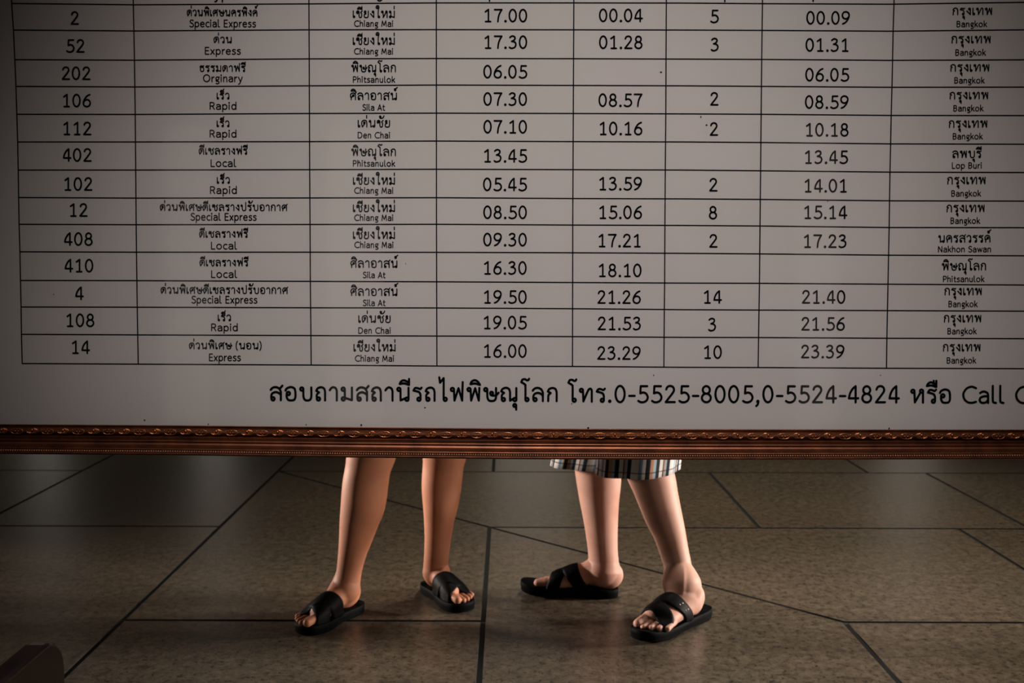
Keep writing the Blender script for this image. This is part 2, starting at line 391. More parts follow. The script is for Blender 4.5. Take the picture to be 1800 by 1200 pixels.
g('ย', 70, O(20, 87), S((8, 86), (12, 68), (34, 58), (34, 58), (10, 46), (4, 24), (14, 4), (38, -1), (60, 5), (70, 28), (70, 98), (70, 98)))
g('ว', 60, S((0, 78), (12, 94), (32, 100), (52, 90), (60, 68), (60, 68), (60, 14)), O(48, 11))
g('ร', 62, S((64, 99), (52, 89), (32, 96), (14, 95), (2, 77), (2, 77), (28, 71), (48, 62), (56, 44), (56, 44), (56, 14)), O(44, 11), adv=94)
g('ธ', 64, S((66, 99), (54, 89), (32, 96), (14, 95), (0, 77), (0, 77), (34, 72), (56, 66), (64, 50), (64, 24), (56, 4), (36, -1), (16, 4), (8, 24), (8, 56), (8, 56)))
g('ด', 80, S((12, 1), (12, 1), (1, 48), (8, 84), (38, 100), (68, 94), (80, 68), (80, 68), (80, 0)), O(42, 62), L((53, 56), (12, 1)))
g('ค', 80, S((13, 0), (13, 0), (13, 26), (1, 56), (10, 86), (38, 100), (68, 92), (80, 66), (80, 66), (80, 0)), O(46, 60), S((13, 24), (20, 38), (38, 50)))
g('ศ', 80, S((13, 0), (13, 0), (13, 26), (1, 56), (10, 86), (38, 100), (68, 92), (80, 66), (80, 66), (80, 0)), O(46, 60), S((13, 24), (20, 38), (38, 50)), L((70, 88), (92, 112)))
g('ช', 84, O(14, 72), S((2, 74), (6, 92), (24, 100), (40, 90), (42, 62), (42, 62), (42, 26), (50, 4), (62, -1), (76, 4), (84, 26), (84, 58), (84, 58), (68, 76), (68, 76), (92, 100)))
g('ซ', 84, O(14, 72), S((2, 74), (4, 92), (14, 100), (24, 88), (24, 88), (34, 99), (42, 90), (42, 62), (42, 62), (42, 26), (50, 4), (62, -1), (76, 4), (84, 26), (84, 58), (84, 58), (68, 76), (68, 76), (92, 100)))
# thai vowels before the consonant
g('เ', 27, L((2, 98), (2, 13)), O(14, 11), adv=54)
g('โ', 62, S((34, 12), (34, 12), (34, 108), (30, 126), (2, 144), (2, 144), (12, 163), (30, 166), (46, 158), (56, 160), (62, 169)), O(46, 11), adv=88)
g('ไ', 60, L((34, 12), (34, 172), (6, 138), (0, 178)), O(46, 11), adv=88)
g('ใ', 62, S((34, 12), (34, 12), (36, 112), (46, 148), (42, 172), (22, 180), (4, 168), (2, 150), (14, 137), (28, 146), (22, 158)), O(46, 11), adv=88)
# marks: x measured from the right stem of the consonant below
MK = {
 'ิ': [S((-68, 127), (-60, 146), (-38, 157), (-14, 148), (5, 122)), S((-68, 127), (-34, 132), (5, 122))],
 'ี': [S((-68, 127), (-58, 145), (-36, 155), (2, 140)), S((-68, 127), (-32, 131), (3, 120)), L((4, 120), (4, 165))],
 'ื': [S((-68, 127), (-58, 145), (-36, 155), (2, 140)), S((-68, 127), (-32, 131), (3, 120)), L((4, 120), (4, 166)), L((-16, 146), (-16, 166))],
 'ั': [O(-36, 155, 11), S((-46, 150), (-38, 135), (-16, 131), (8, 142), (22, 170))],
 '็': [S((-50, 116), (-58, 134), (-40, 150), (-14, 146), (4, 172)), S((-12, 146), (0, 132), (-8, 118), (-26, 120), (-34, 132)), L((-50, 116), (-34, 130))],
 '่': [L((-2, 134), (-2, 172))],
 '์': [O(-20, 147, 11), S((-31, 150), (-30, 164), (-10, 166), (14, 184))],
 'ุ': [O(-12, -34, 11), L((-1, -34), (-1, -66))],
}
HW = 8.6     # half stroke width in glyph units
def layout(txt):
    out = []; x = 0; right = 0
    for ch in txt:
        if ch in MK:
            out += [[(right + a, b) for a, b in s] for s in MK[ch]]
        else:
            wd, adv, st = G[ch]
            out += [[(x + a, b) for a, b in s] for s in st]
            right = x + wd; x += adv
    return out
def ribbon(mb_v, mb_f, pts, hw):
    """flat round-ended ribbon along pts, appended in px space"""
    n = len(pts); base = len(mb_v)
    closed = math.hypot(pts[0][0] - pts[-1][0], pts[0][1] - pts[-1][1]) < 1e-6
    dirs = []
    for i in range(n - 1):
        dx, dy = pts[i + 1][0] - pts[i][0], pts[i + 1][1] - pts[i][1]; l = math.hypot(dx, dy) or 1e-9
        dirs.append((dx / l, dy / l))
    corners = []
    for i in range(n):
        if closed: a, b = dirs[(i - 1) % (n - 1)], dirs[i % (n - 1)]
        else: a, b = dirs[max(0, i - 1)], dirs[min(n - 2, i)]
        tx, ty = a[0] + b[0], a[1] + b[1]; l = math.hypot(tx, ty)
        dot = a[0] * b[0] + a[1] * b[1]
        if dot < 0.80: corners.append(i)
        if l < 1e-3: tx, ty, k = b[0], b[1], 1
        else: tx, ty = tx / l, ty / l; k = min(1.25, 1 / max(0.5, tx * b[0] + ty * b[1]))
        if dot < 0.80:     # split the corner: two rows
            for d in (a, b):
                mb_v.append((pts[i][0] - d[1] * hw, pts[i][1] + d[0] * hw)); mb_v.append((pts[i][0] + d[1] * hw, pts[i][1] - d[0] * hw))
        else:
            q = [(pts[i][0] - ty * hw * k, pts[i][1] + tx * hw * k), (pts[i][0] + ty * hw * k, pts[i][1] - tx * hw * k)]
            mb_v += q
            if i in corners: mb_v += q
    # faces
    idx = base; rows = []
    for i in range(n):
        if i in corners: rows.append((idx, idx + 2)); idx += 4
        else: rows.append((idx, idx)); idx += 2
    for i in range(n - 1):
        a = rows[i][1]; b = rows[i + 1][0]
        mb_f.append((a, b, b + 1, a + 1))
    caps = list(corners)
    if not closed: caps += [0, n - 1]
    for i in caps:
        s = len(mb_v); K = 10
        for k in range(K):
            an = 2 * math.pi * k / K; mb_v.append((pts[i][0] + hw * math.cos(an), pts[i][1] + hw * math.sin(an)))
        mb_f.append(tuple(range(s, s + K)))
class Ink:
    def __init__(s): s.v = []; s.f = []
    def line(s, pts, wpx): ribbon(s.v, s.f, pts, wpx / 2)
    def text(s, txt, cx, bottom, sc, width=None, left=None, slope=0.003, weight=1.0):
        st = layout(txt)
        x0 = min(p[0] for q in st for p in q) - HW; x1 = max(p[0] for q in st for p in q) + HW
        sx = sc if width is None else width / (x1 - x0)
        if left is not None: cx = left + (x1 - x0) * sx / 2
        ym = bottom - HW * sc
        for q in st:
            # widen in px space; strokes keep one width
            pp = [(cx + (a - (x0 + x1) / 2) * sx, 0) for a, b in q]
            pts = [(p[0], ym - b * sc + slope * (p[0] - cx)) for p, (a, b) in zip(pp, q)]
            ribbon(s.v, s.f, pts, HW * sc * weight)
    def dot(s, x, y, rx, ry=None):
        k = len(s.v); ry = ry or rx
        for i in range(10):
            a = i * math.pi / 5; s.v.append((x + rx * math.cos(a), y + ry * math.sin(a)))
        s.f.append(tuple(range(k, k + 10)))
    def build(s, name, parent, m=None, off=0.0008):
        o = obj(name, [P(x, y, off) for x, y in s.v], s.f, m or INK)
        # every face towards the viewer
        bm = bmesh.new(); bm.from_mesh(o.data)
        for f in bm.faces:
            f.normal_update()
            if f.normal.dot(Vector(BN)) < 0: f.normal_flip()
        bm.to_mesh(o.data); bm.free()
        adopt(o, parent) if parent.type == 'EMPTY' else None
        if parent.type != 'EMPTY':
            o.parent = parent
        return o

# ------------------------------------------------------------------ the framed timetable
SIGN = empty('framed_timetable', (0.15, 2.0, 0.0), 'large framed railway timetable board in a dark gilt moulding standing on the hall floor', 'sign')
def rootmesh(name, verts, faces, m, smooth=False): return adopt(obj(name, verts, faces, m, None, smooth), SIGN)
XL, XR, YT = -85.0, 2170.0, -300.0
def slab_px(x0, x1, y0, y1, o0, o1, n=1):
    v = [P(x0, y1, o0), P(x1, y1, o0), P(x1, y0, o0), P(x0, y0, o0), P(x0, y1, o1), P(x1, y1, o1), P(x1, y0, o1), P(x0, y0, o1)]
    return v, [(0, 3, 2, 1), (4, 5, 6, 7), (0, 1, 5, 4), (1, 2, 6, 5), (2, 3, 7, 6), (3, 0, 4, 7)]
v, f = slab_px(XL, XR, YT, 762, -0.004, 0.0)
sheet = rootmesh('timetable_sheet', v, f, SHEET)
def sub(ink, name, label, m=None, off=0.0008):
    o = ink.build(name, sheet, m, off)
    o.parent = sheet; o.matrix_parent_inverse = Matrix.Translation(SIGN.location).inverted() @ Matrix.Identity(4)
    o.matrix_parent_inverse = Matrix.Identity(4)
    if label: o['label'] = label
    return o

VX = {0: [(-60, 17), (6, 20.5), (52, 23.5), (105, 26), (152, 28), (200, 29.5), (249, 31), (298, 32), (347, 32.7), (394, 33.5), (442, 35), (493, 36), (539, 37), (587, 37.7), (638.7, 39)],
      1: [(-60, 233.3), (8, 234.3), (54, 235.3), (105, 236.3), (152, 237), (201, 237.7), (298, 238.5), (394, 239.3), (443, 239.9), (493, 240.6), (540, 241.2), (588, 242), (639.7, 243)],
      2: [(-60, 543), (6, 543), (103, 543.5), (298, 544.3), (394, 545), (493, 545.5), (541, 546), (641.3, 547)],
      3: [(-60, 767), (5, 767), (394, 767.3), (643, 768)],
      4: [(-60, 1009), (5, 1008.7), (150, 1008), (298, 1007.3), (394, 1006.8), (643.7, 1006.3)],
      5: [(-60, 1172), (5, 1171.3), (103, 1170.8), (200, 1170.4), (298, 1169.5), (395, 1168.8), (497, 1168.3), (545, 1167.8), (645, 1167)],
      6: [(-60, 1341), (6, 1340.3), (104, 1339), (201, 1338), (300, 1337), (397, 1336), (498, 1335), (545, 1334.2), (645.7, 1332.7)],
      7: [(-60, 1573), (7, 1571.5), (54, 1570), (106, 1569), (153, 1568), (203, 1566.6), (252, 1565.6), (302, 1564.5), (352, 1563.7), (399, 1563), (448, 1562), (499, 1561), (546, 1560), (594, 1559), (647, 1558.3)],
      8: [(-60, 1846), (4, 1845), (647.7, 1829)], 9: [(-60, 2092), (4, 2090), (648.5, 2068)]}
HX = [30, 237, 544, 767, 1007, 1200, 1337, 1564, 1800, 2080]
HY = [[6, 8.3, 6.7, 5, 5, 5.3, 6.3, 7.3, 4, 2], [52.7, 54.3, 52.3, 52, 52.3, 52.7, 53.3, 54.7, 52.3, 51], [104.7, 105.7, 103.3, 102.7, 103, 103.7, 104.3, 106, 105, 104],
      [151.7, 152.7, 150.7, 149.3, 150, 150.7, 151.7, 153.3, 153, 153], [200.7, 201, 199.3, 198.7, 199.3, 200, 200.7, 202.7, 203, 203.5],
      [249.3, 249.3, 248.7, 247.7, 248.7, 249.3, 250.3, 252.7, 253.3, 254], [298.7, 298.7, 298, 297.3, 298, 298.7, 300, 302.3, 303, 304],
      [347, 348, 347.7, 347.3, 348.7, 349.3, 350.3, 352.7, 353.3, 354], [394, 394.7, 394.3, 394, 395.3, 396, 397, 399.7, 400, 401],
      [442.3, 443, 443, 443.3, 444, 445, 446, 448.3, 449.3, 450.5], [492.7, 493, 494.3, 495, 496.3, 497.3, 497.7, 499.3, 500.7, 502],
      [539.3, 539.7, 540.7, 541, 542.3, 544, 544.7, 545.7, 546.7, 548], [587.3, 588.3, 589.5, 590.3, 591.3, 592.7, 593, 594.3, 595, 596],
      [638.7, 639.7, 641.3, 643, 643.7, 645.3, 645.7, 647, 647.7, 648.5]]
gi = Ink()
for k, pts in VX.items(): gi.line([(x, y) for y, x in pts], 2.1)
for r, ys in enumerate(HY):
    xa = float(np.interp(ys[0], [p[0] for p in VX[0]], [p[1] for p in VX[0]]))
    xb = float(np.interp(ys[-1], [p[0] for p in VX[9]], [p[1] for p in VX[9]]))
    gi.line([(xa, ys[0])] + list(zip(HX[1:-1], ys[1:-1])) + [(xb, ys[-1])], 2.1)
gi.line([(17, -60), (2092, -60)], 1.9)
sub(gi, 'table_grid', 'thin black ruled grid lines', off=0.0005)

def column(name, label, items):
    for it in items:
        k = Ink(); k.text(*it[:4], **(it[4] if len(it) > 4 else {})); sub(k, name, None)
DS = 0.1715
NO = ['2', '52', '202', '106', '112', '402', '102', '12', '408', '410', '4', '108', '14']
NC = [131.3, 132.3, 133.7, 135.3, 136, 135.7, 137.7, 138.3, 137.7, 138.7, 139.7, 141.3, 142.3]
NB = [43.7, 92.7, 140.7, 188.7, 237.7, 284.3, 335.3, 381, 432, 478.7, 527.3, 574.7, 622]
column('train_number', 'black train numbers down the first column', [(t, c, b, DS) for t, c, b in zip(NO, NC, NB)])
TT = ['ด่วนพิเศษนครพิงค์', 'ด่วน', 'ธรรมดาฟรี', 'เร็ว', 'เร็ว', 'ดีเซลรางฟรี', 'เร็ว', 'ด่วนพิเศษดีเซลรางปรับอากาศ', 'ดีเซลรางฟรี', 'ดีเซลรางฟรี', 'ด่วนพิเศษดีเซลรางปรับอากาศ', 'เร็ว', 'ด่วนพิเศษ (นอน)']
TP = [(391, 125, 28.7), (391.3, 32, 76), (391.3, 81, 126.3), (392, 22.5, 174.6), (392, 22.5, 223.3), (392.3, 86, 271.7), (392.5, 23, 322.7), (393.3, 224.7, 370.7), (393, 86, 417.7), (393.7, 86, 468), (394.5, 224.3, 516.3), (394.3, 23.3, 564.3), (396, 127.7, 613.7)]
TE = ['Special Express', 'Express', 'Orginary', 'Rapid', 'Rapid', 'Local', 'Rapid', 'Special Express', 'Local', 'Local', 'Special Express', 'Rapid', 'Express']
EP = [(391.5, 117, 48), (391.7, 63.5, 96), (391.7, 70, 144.3), (392, 47.3, 192.8), (392, 47.3, 241.7), (392.7, 45.3, 293.3), (392.7, 47.3, 340.7), (393, 116, 387.7), (393.7, 46, 438.3), (394, 46, 488.3), (394.5, 115.7, 533.3), (394.5, 47, 582), (395.3, 56, 634.7)]
it = [(t, c, b, 0.101, dict(width=w_, weight=1.08)) for t, (c, w_, b) in zip(TT, TP)] + [(t, c, b, 0.0975, dict(width=w_, weight=1.1)) for t, (c, w_, b) in zip(TE, EP)]
column('train_type', 'small black Thai and English train types down the second column', it)
CM, PL, SA, DC = ('เชียงใหม่', 'Chiang Mai'), ('พิษณุโลก', 'Phitsanulok'), ('ศิลาอาสน์', 'Sila At'), ('เด่นชัย', 'Den Chai')
WW = {'เชียงใหม่': 74, 'Chiang Mai': 68.7, 'พิษณุโลก': 78.5, 'Phitsanulok': 74.3, 'ศิลาอาสน์': 84.3, 'Sila At': 39.7, 'เด่นชัย': 57, 'Den Chai': 57}
OR = [(CM, 657, 31.7, 656.7, 47), (CM, 657, 79, 656.7, 95.7), (PL, 656.7, 127, 657.5, 145.3), (SA, 657.2, 175.9, 657, 194.3), (DC, 657.2, 224, 657.2, 243), (PL, 656.7, 274.3, 657.5, 292.7),
      (CM, 657.3, 324.7, 657, 340.3), (CM, 657.3, 372.7, 657, 388), (CM, 657.3, 420, 657.3, 435.7), (SA, 658, 470.7, 657.8, 488.7), (SA, 658, 520, 657.8, 537.7), (DC, 658.2, 567.3, 658.3, 586.3), (CM, 658.3, 617.7, 658.3, 635.3)]
it = []
for (a, e), c1, y1, c2, y2 in OR:
    it += [(a, c1, y1, 0.1165, dict(width=WW[a])), (e, c2, y2, 0.0805, dict(width=WW[e], weight=1.15))]
column('origin_station', 'small black Thai and English origin stations down the third column', it)
def times(label, d): column('stop_minutes' if 'minutes' in label else 'arrival_time' if 'arrival' in label else 'departure_time', label, [(t, c, b, DS) for t, c, b in d])
times('black departure times down the fourth column', [('17.00', 889.2, 39.3), ('17.30', 889.2, 86), ('06.05', 888.2, 138), ('07.30', 888, 186), ('07.10', 888, 234.7), ('13.45', 888.8, 285.7), ('05.45', 887.7, 336), ('08.50', 887.8, 385), ('09.30', 887.7, 433), ('16.30', 888.3, 482.7), ('19.50', 888.3, 533.7), ('19.05', 888.3, 578.7), ('16.00', 888.3, 628.7)])
times('black arrival times down the fifth column', [('00.04', 1091.5, 39), ('01.28', 1091.2, 86.3), ('08.57', 1090.7, 188), ('10.16', 1091.7, 237.7), ('13.59', 1091, 334.7), ('15.06', 1091, 385), ('17.21', 1089.2, 434.7), ('18.10', 1090.2, 487), ('21.26', 1088.3, 534), ('21.53', 1088.5, 580.3), ('23.29', 1088, 632.3)])
times('black stop minutes down the sixth column', [('5', 1256, 40.7), ('3', 1256.3, 90.3), ('2', 1255.7, 185.7), ('2', 1255, 238.7), ('2', 1254, 336.7), ('8', 1253.3, 385.7), ('2', 1254, 435.3), ('14', 1253.3, 533.7), ('3', 1251.7, 582.3), ('10', 1253.3, 630.7)])
times('black onward departure times down the seventh column', [('00.09', 1455.7, 43.3), ('01.31', 1453.8, 91), ('06.05', 1454.2, 143.3), ('08.59', 1453.3, 191.3), ('10.18', 1454.2, 240), ('13.45', 1453, 288), ('14.01', 1451.5, 338.3), ('15.14', 1451.7, 385), ('17.23', 1450.7, 435.7), ('21.40', 1447.8, 533.7), ('21.56', 1446.8, 581), ('23.39', 1446.2, 629.7)])
BK = ('กรุงเทพ', 'Bangkok')
TR = [(BK, 1709.3, 70, 26.7, 1708.5, 53.7, 47.7), (BK, 1707, 69.3, 76.3, 1706.3, 53.7, 97.7), (BK, 1704.8, 69, 126, 1704.3, 53.3, 146.7), (BK, 1703.2, 68.3, 174.7, 1702.5, 53, 195.7), (BK, 1701.7, 68, 224.7, 1701.3, 52.7, 245),
      (('ลพบุรี', 'Lop Buri'), 1699.8, 51.7, 277.7, 1699.7, 52.7, 296.3), (BK, 1698.8, 67.7, 324, 1698.5, 52.3, 345.3), (BK, 1697.3, 67.3, 373, 1697, 52, 393.3),
      (('นครสวรรค์', 'Nakhon Sawan'), 1696, 93.3, 426.3, 1695.5, 93, 443.3), (PL, 1694.5, 77.7, 475.3, 1694.2, 73, 495.7), (BK, 1693, 66, 519, 1693, 51.3, 539.7), (BK, 1692, 66, 566.7, 1691.3, 51.3, 587.3), (BK, 1690.5, 66.3, 617.7, 1690.2, 51.7, 638.7)]
it = []
for (a, e), c1, w1, y1, c2, w2, y2 in TR:
    it += [(a, c1, y1, 0.1165, dict(width=w1, slope=-0.003)), (e, c2, y2, 0.0800, dict(width=w2, slope=-0.003, weight=1.15))]
column('destination_station', 'small black Thai and English destinations down the eighth column', it)
fs = 0.2305
column('enquiry_text', 'large black Thai enquiry line with telephone numbers below the table', [
    ('สอบถามสถานีรถไฟพิษณุโลก', (473.8 + 980.5) / 2, 705.8, fs, dict(width=506.7)),
    ('โทร.', (997.2 + 1075) / 2, 707.6, fs, dict(width=77.8)),
    ('0-5525-8005,', (1080 + 1335.3) / 2, 708.6, fs, dict(width=255.3, slope=0.001)),
    ('0-5524-4824', (1340 + 1582) / 2, 708.8, fs, dict(width=242, slope=0.001)),
    ('หรือ', (1600 + 1672) / 2, 709.3, fs, dict(width=72)),
    ('Call', (1691.3 + 1766) / 2, 709.8, fs, dict(width=74.7)),
    ('Center 1690', 0, 710.2, fs, dict(left=1784.4, slope=0.002))])
column('column_heading', 'black English column headings cut off at the top', [
    ('Type', 389, -2.2, 0.15), ('Origin', 659, -2.6, 0.14), ('Departure', 886, -3.6, 0.155), ('Stop', 1259, -2.8, 0.15), ('Departure', 1455, -3.2, 0.155)])
sp = Ink()
for x, y, a, b_ in [(1162, 126.5, 2.2, 0.9), (1242, 219.5, 1.8, 1.0), (631, 283, 0.8, 1.6), (747, 716, 1.6, 0.8), (1005, 709, 0.9, 0.9), (1149, 659, 0.9, 0.9), (1063, 770, 0.1, 0.1), (713, 463, 0.7, 0.7),
                    (94, 517, 0.8, 0.8), (254, 738, 1.4, 1.0), (366, 745, 1.2, 0.8), (1548, 659, 0.8, 0.8), (1455, 353.5, 0.9, 0.7), (538, 746, 1.0, 0.8), (1232, 205, 1.2, 1.4)]:
    sp.dot(x, y, a, b_)
for x, y, a, b_ in [(635, 746.5, 1.6, 1.6), (1034, 752, 1.8, 1.6), (1563, 752.5, 1.3, 1.3)]: sp.dot(x, y, a, b_)
sub(sp, 'dirt_specks', 'tiny dark specks on the sheet', off=0.0016)['kind'] = 'stuff'

# glass pane in front of the sheet
v, f = slab_px(XL, XR, YT, 759, 0.0035, 0.0055)
g_ = rootmesh('glass_pane', [v[i] for i in (4, 5, 6, 7)], [(0, 1, 2, 3)], GLASS)

# bottom rail: moulding profile, (px below the rail's upper edge, distance from the sheet)
KX = [XL - 60, 0, 300, 600, 900, 1200, 1500, 1800, XR + 60]
KY = [744.3, 745.2, 747.2, 750.3, 752.6, 753.9, 754.6, 754.8, 755.2]
KB = [796.5, 797.7, 799.8, 803.8, 806.8, 807.9, 807.6, 806.6, 805.5]     # lower edge
def ky(x): return float(np.interp(x, KX, KY))
def kb(x): return float(np.interp(x, KX, KB))
def PR(x, t, off):    # t in 0..54 profile units across the rail
    y0 = ky(x); return P(x, y0 + (kb(x) - y0) * t / 54.0, off)
PROF = [(0, -0.004), (0, 0.006), (0.4, 0.0078), (1.4, 0.0084), (2.4, 0.0078), (2.8, 0.0062), (3.6, 0.0060), (5.2, 0.0085), (6.6, 0.0108), (9.5, 0.0132), (12.5, 0.0138), (15.5, 0.0128), (17.6, 0.0100),
        (18.4, 0.0072), (20.0, 0.0070), (20.4, 0.0120), (21.0, 0.0134), (22.2, 0.0136), (23.0, 0.0122), (26.8, 0.0118), (27.4, 0.0140), (28.6, 0.0146), (29.4, 0.0138), (32, 0.0128), (35, 0.0140), (38, 0.0172),
        (40.5, 0.0215), (42.5, 0.0240), (43.4, 0.0244), (43.8, 0.0220), (44.6, 0.0216), (49.4, 0.0216), (49.9, 0.0236), (51.5, 0.0240), (53.2, 0.0225), (54, 0.019), (54, -0.012), (0, -0.012)]
xs = [XL - 60 + i * (XR + 60 - XL + 60) / 48 for i in range(49)]
vv, ff = [], []
for x in xs:
    for t, o_ in PROF: vv.append(PR(x, t, o_))
np_ = len(PROF)
for i in range(len(xs) - 1):
    for j in range(np_):
        k = (j + 1) % np_
        ff.append((i * np_ + j, (i + 1) * np_ + j, (i + 1) * np_ + k, i * np_ + k))
ff += [tuple(range(np_)), tuple(reversed(range((len(xs) - 1) * np_, len(xs) * np_)))]
rail = rootmesh('frame_rail', vv, ff, GOLD)
rail['label'] = 'lower gilt rail with relief band and beading'
bm = bmesh.new(); bm.from_mesh(rail.data); bmesh.ops.recalc_face_normals(bm, faces=bm.faces); bm.to_mesh(rail.data); bm.free()
def railchild(o): o.parent = rail; return o
# bead row
def blob(mb, c, ux, uy, n_, rx, ry, rz, seg=6, ring=3):
    v_ = [tuple(c + n_ * rz)]
    for i in range(1, ring + 1):
        ph = math.pi / 2 * i / ring
        for k in range(seg):
            a = 2 * math.pi * k / seg
            v_.append(tuple(c + ux * rx * math.sin(ph) * math.cos(a) + uy * ry * math.sin(ph) * math.sin(a) + n_ * rz * math.cos(ph)))
    f_ = [(0, 1 + (k + 1) % seg, 1 + k) for k in range(seg)]
    for i in range(ring - 1):
        for k in range(seg):
            a = 1 + i * seg + k; b = 1 + i * seg + (k + 1) % seg
            f_.append((a, b, b + seg, a + seg))
    mb.add(v_, f_)
pxm = 1.9 / F          # metres per px on the sign plane, about
UX = np.array([math.cos(YAW), -math.sin(YAW), 0.0]); UY = np.cross(BN, UX); UY = UY / np.linalg.norm(UY)
if UY[2] < 0: UY = -UY
bead = MB(); x = XL - 55
while x < XR + 55:
    blob(bead, PR(x, 46.9, 0.0216), UX, UY, BN, 1.25 * pxm, 2.2 * pxm, 0.0030, 6, 3); x += 4.19
bo = railchild(bead.build('bead_row', BEADM, None, True)); bo['kind'] = 'stuff'
tick = MB(); x = XL - 50        # little cut notches in the flat fillet
while x < XR + 50:
    c = PR(x, 25, 0.0121); tick.add([c - UX * 0.0006 - UY * 0.0021, c + UX * 0.0006 - UY * 0.0021, c + UX * 0.0006 + UY * 0.0021, c - UX * 0.0006 + UY * 0.0021, c - UX * 0.0006 - UY * .0021 + BN * .0008, c + UX * .0006 - UY * .0021 + BN * .0008, c + UX * .0006 + UY * .0021 + BN * .0008, c - UX * .0006 + UY * .0021 + BN * .0008],
        [(4, 5, 6, 7), (0, 1, 5, 4), (1, 2, 6, 5), (2, 3, 7, 6), (3, 0, 4, 7)]); x += 13.6
to = railchild(tick.build('fillet_ticks', GOLD, None)); to['kind'] = 'stuff'
# relief ornaments, local frame: x along rail, y up, z towards viewer, metres
def arc_tube(mb, cx, cy, rx, ry, a0, a1, r, n=9, z=0.0):
    v_, f_ = [], []
    for i in range(n):
        a = math.radians(a0 + (a1 - a0) * i / (n - 1)); c, s = math.cos(a), math.sin(a)
        x_, y_ = cx + rx * c, cy + ry * s
        l = math.hypot(c, s)
        zz = z + 0.0006 * (1 - ((y_) / 0.0065) ** 2)
        for dx, dz in ((-r, 0), (0, r * 1.3), (r, 0)):
            v_.append((x_ + c * dx / l, y_ + s * dx / l, zz + dz))
    for i in range(n - 1):
        for j in range(2):
            f_.append((i * 3 + j, (i + 1) * 3 + j, (i + 1) * 3 + j + 1, i * 3 + j + 1))
    mb.add(v_, f_)
def dome(mb, cx, cy, rx, ry, rz, seg=6):
    blob(mb, np.array([cx, cy, 0.0]), np.array([1.0, 0, 0]), np.array([0, 1.0, 0]), np.array([0, 0, 1.0]), rx, ry, rz, seg, 2)
def shell_mb():
    m = MB()
    for rr in (0.0055, 0.0080, 0.0105): 
        arc_tube(m, 0, 0.001, rr, 0.0052, -62, 62, 0.00055); arc_tube(m, 0, 0.001, rr, 0.0052, 118, 242, 0.00055)
    dome(m, 0, 0.0024, 0.0030, 0.0028, 0.0024, 7)
    for a in (20, 55, 90, 125, 160): dome(m, 0.0034 * math.cos(math.radians(a + 180)), -0.0005 + 0.0026 * math.sin(math.radians(a + 180)), 0.0010, 0.0013, 0.0016, 5)
    return m
def oval_mb():
    m = MB()
    arc_tube(m, 0, 0, 0.0110, 0.0050, 0, 360, 0.0007, 19)
    for sx in (-1, 1):
        dome(m, sx * 0.0100, 0.0030, 0.0016, 0.0014, 0.0018, 5); dome(m, sx * 0.0026, 0, 0.0017, 0.0013, 0.0018, 6); dome(m, sx * 0.0060, 0.0032, 0.0012, 0.0011, 0.0014, 5)
    dome(m, 0, 0.0036, 0.0013, 0.0012, 0.0014, 5); dome(m, 0, -0.0034, 0.0022, 0.0010, 0.0012, 5)
    return m
def fix_normals(me, d):
    bm = bmesh.new(); bm.from_mesh(me)
    for f_ in bm.faces:
        f_.normal_update()
        if f_.normal.dot(d) < 0: f_.normal_flip()
        f_.smooth = True
    bm.to_mesh(me); bm.free()
RM = Matrix(((UX[0], UY[0], BN[0], 0), (UX[1], UY[1], BN[1], 0), (UX[2], UY[2], BN[2], 0), (0, 0, 0, 1)))
inv = rail.matrix_parent_inverse.copy()
protos = {}
for nm, fn in (('shell_ornament', shell_mb), ('oval_ornament', oval_mb)):
    me = bpy.data.meshes.new(nm); q = fn(); me.from_pydata(q.v, [], q.f); me.update(); me.materials.append(GOLD2); fix_normals(me, Vector((0, 0, 1))); protos[nm] = me
x = 919.2 - 53.9 * 18; k = 0
while x < XR + 40:
    for nm, dx in (('shell_ornament', 0.0), ('oval_ornament', 26.9)):
        if x + dx < XL - 40 or x + dx > XR + 40: continue
        o = bpy.data.objects.new(nm, protos[nm]); COL.objects.link(o)
        c = PR(x + dx, 12.3, 0.0134)
        o.parent = rail
        o.matrix_basis = Matrix.Translation(Vector(c)) @ RM
    x += 53.9
# other three rails (outside the photograph), built from boxes of the same section
def plain_rail(x0, x1, y0, y1, label):
    m = MB()
    for a, b_, o_ in ((0, 1, 0.012), (0.12, 0.42, 0.017), (0.55, 0.95, 0.024)):
        if abs(x1 - x0) < abs(y1 - y0): xa, xb_ = x0 + (x1 - x0) * a, x0 + (x1 - x0) * b_; v_, f_ = slab_px(min(xa, xb_), max(xa, xb_), y0, y1, -0.012, o_)
        else: ya, yb = y0 + (y1 - y0) * a, y0 + (y1 - y0) * b_; v_, f_ = slab_px(x0, x1, min(ya, yb), max(ya, yb), -0.012, o_)
        m.add(v_, f_)
    return bevel(rootmesh('frame_rail', m.v, m.f, GOLD), 0.002)
plain_rail(XL, XL - 60, YT - 55, 745, '')
plain_rail(XR, XR + 60, YT - 55, 755, '')
plain_rail(XL, XR, YT, YT - 55, '')
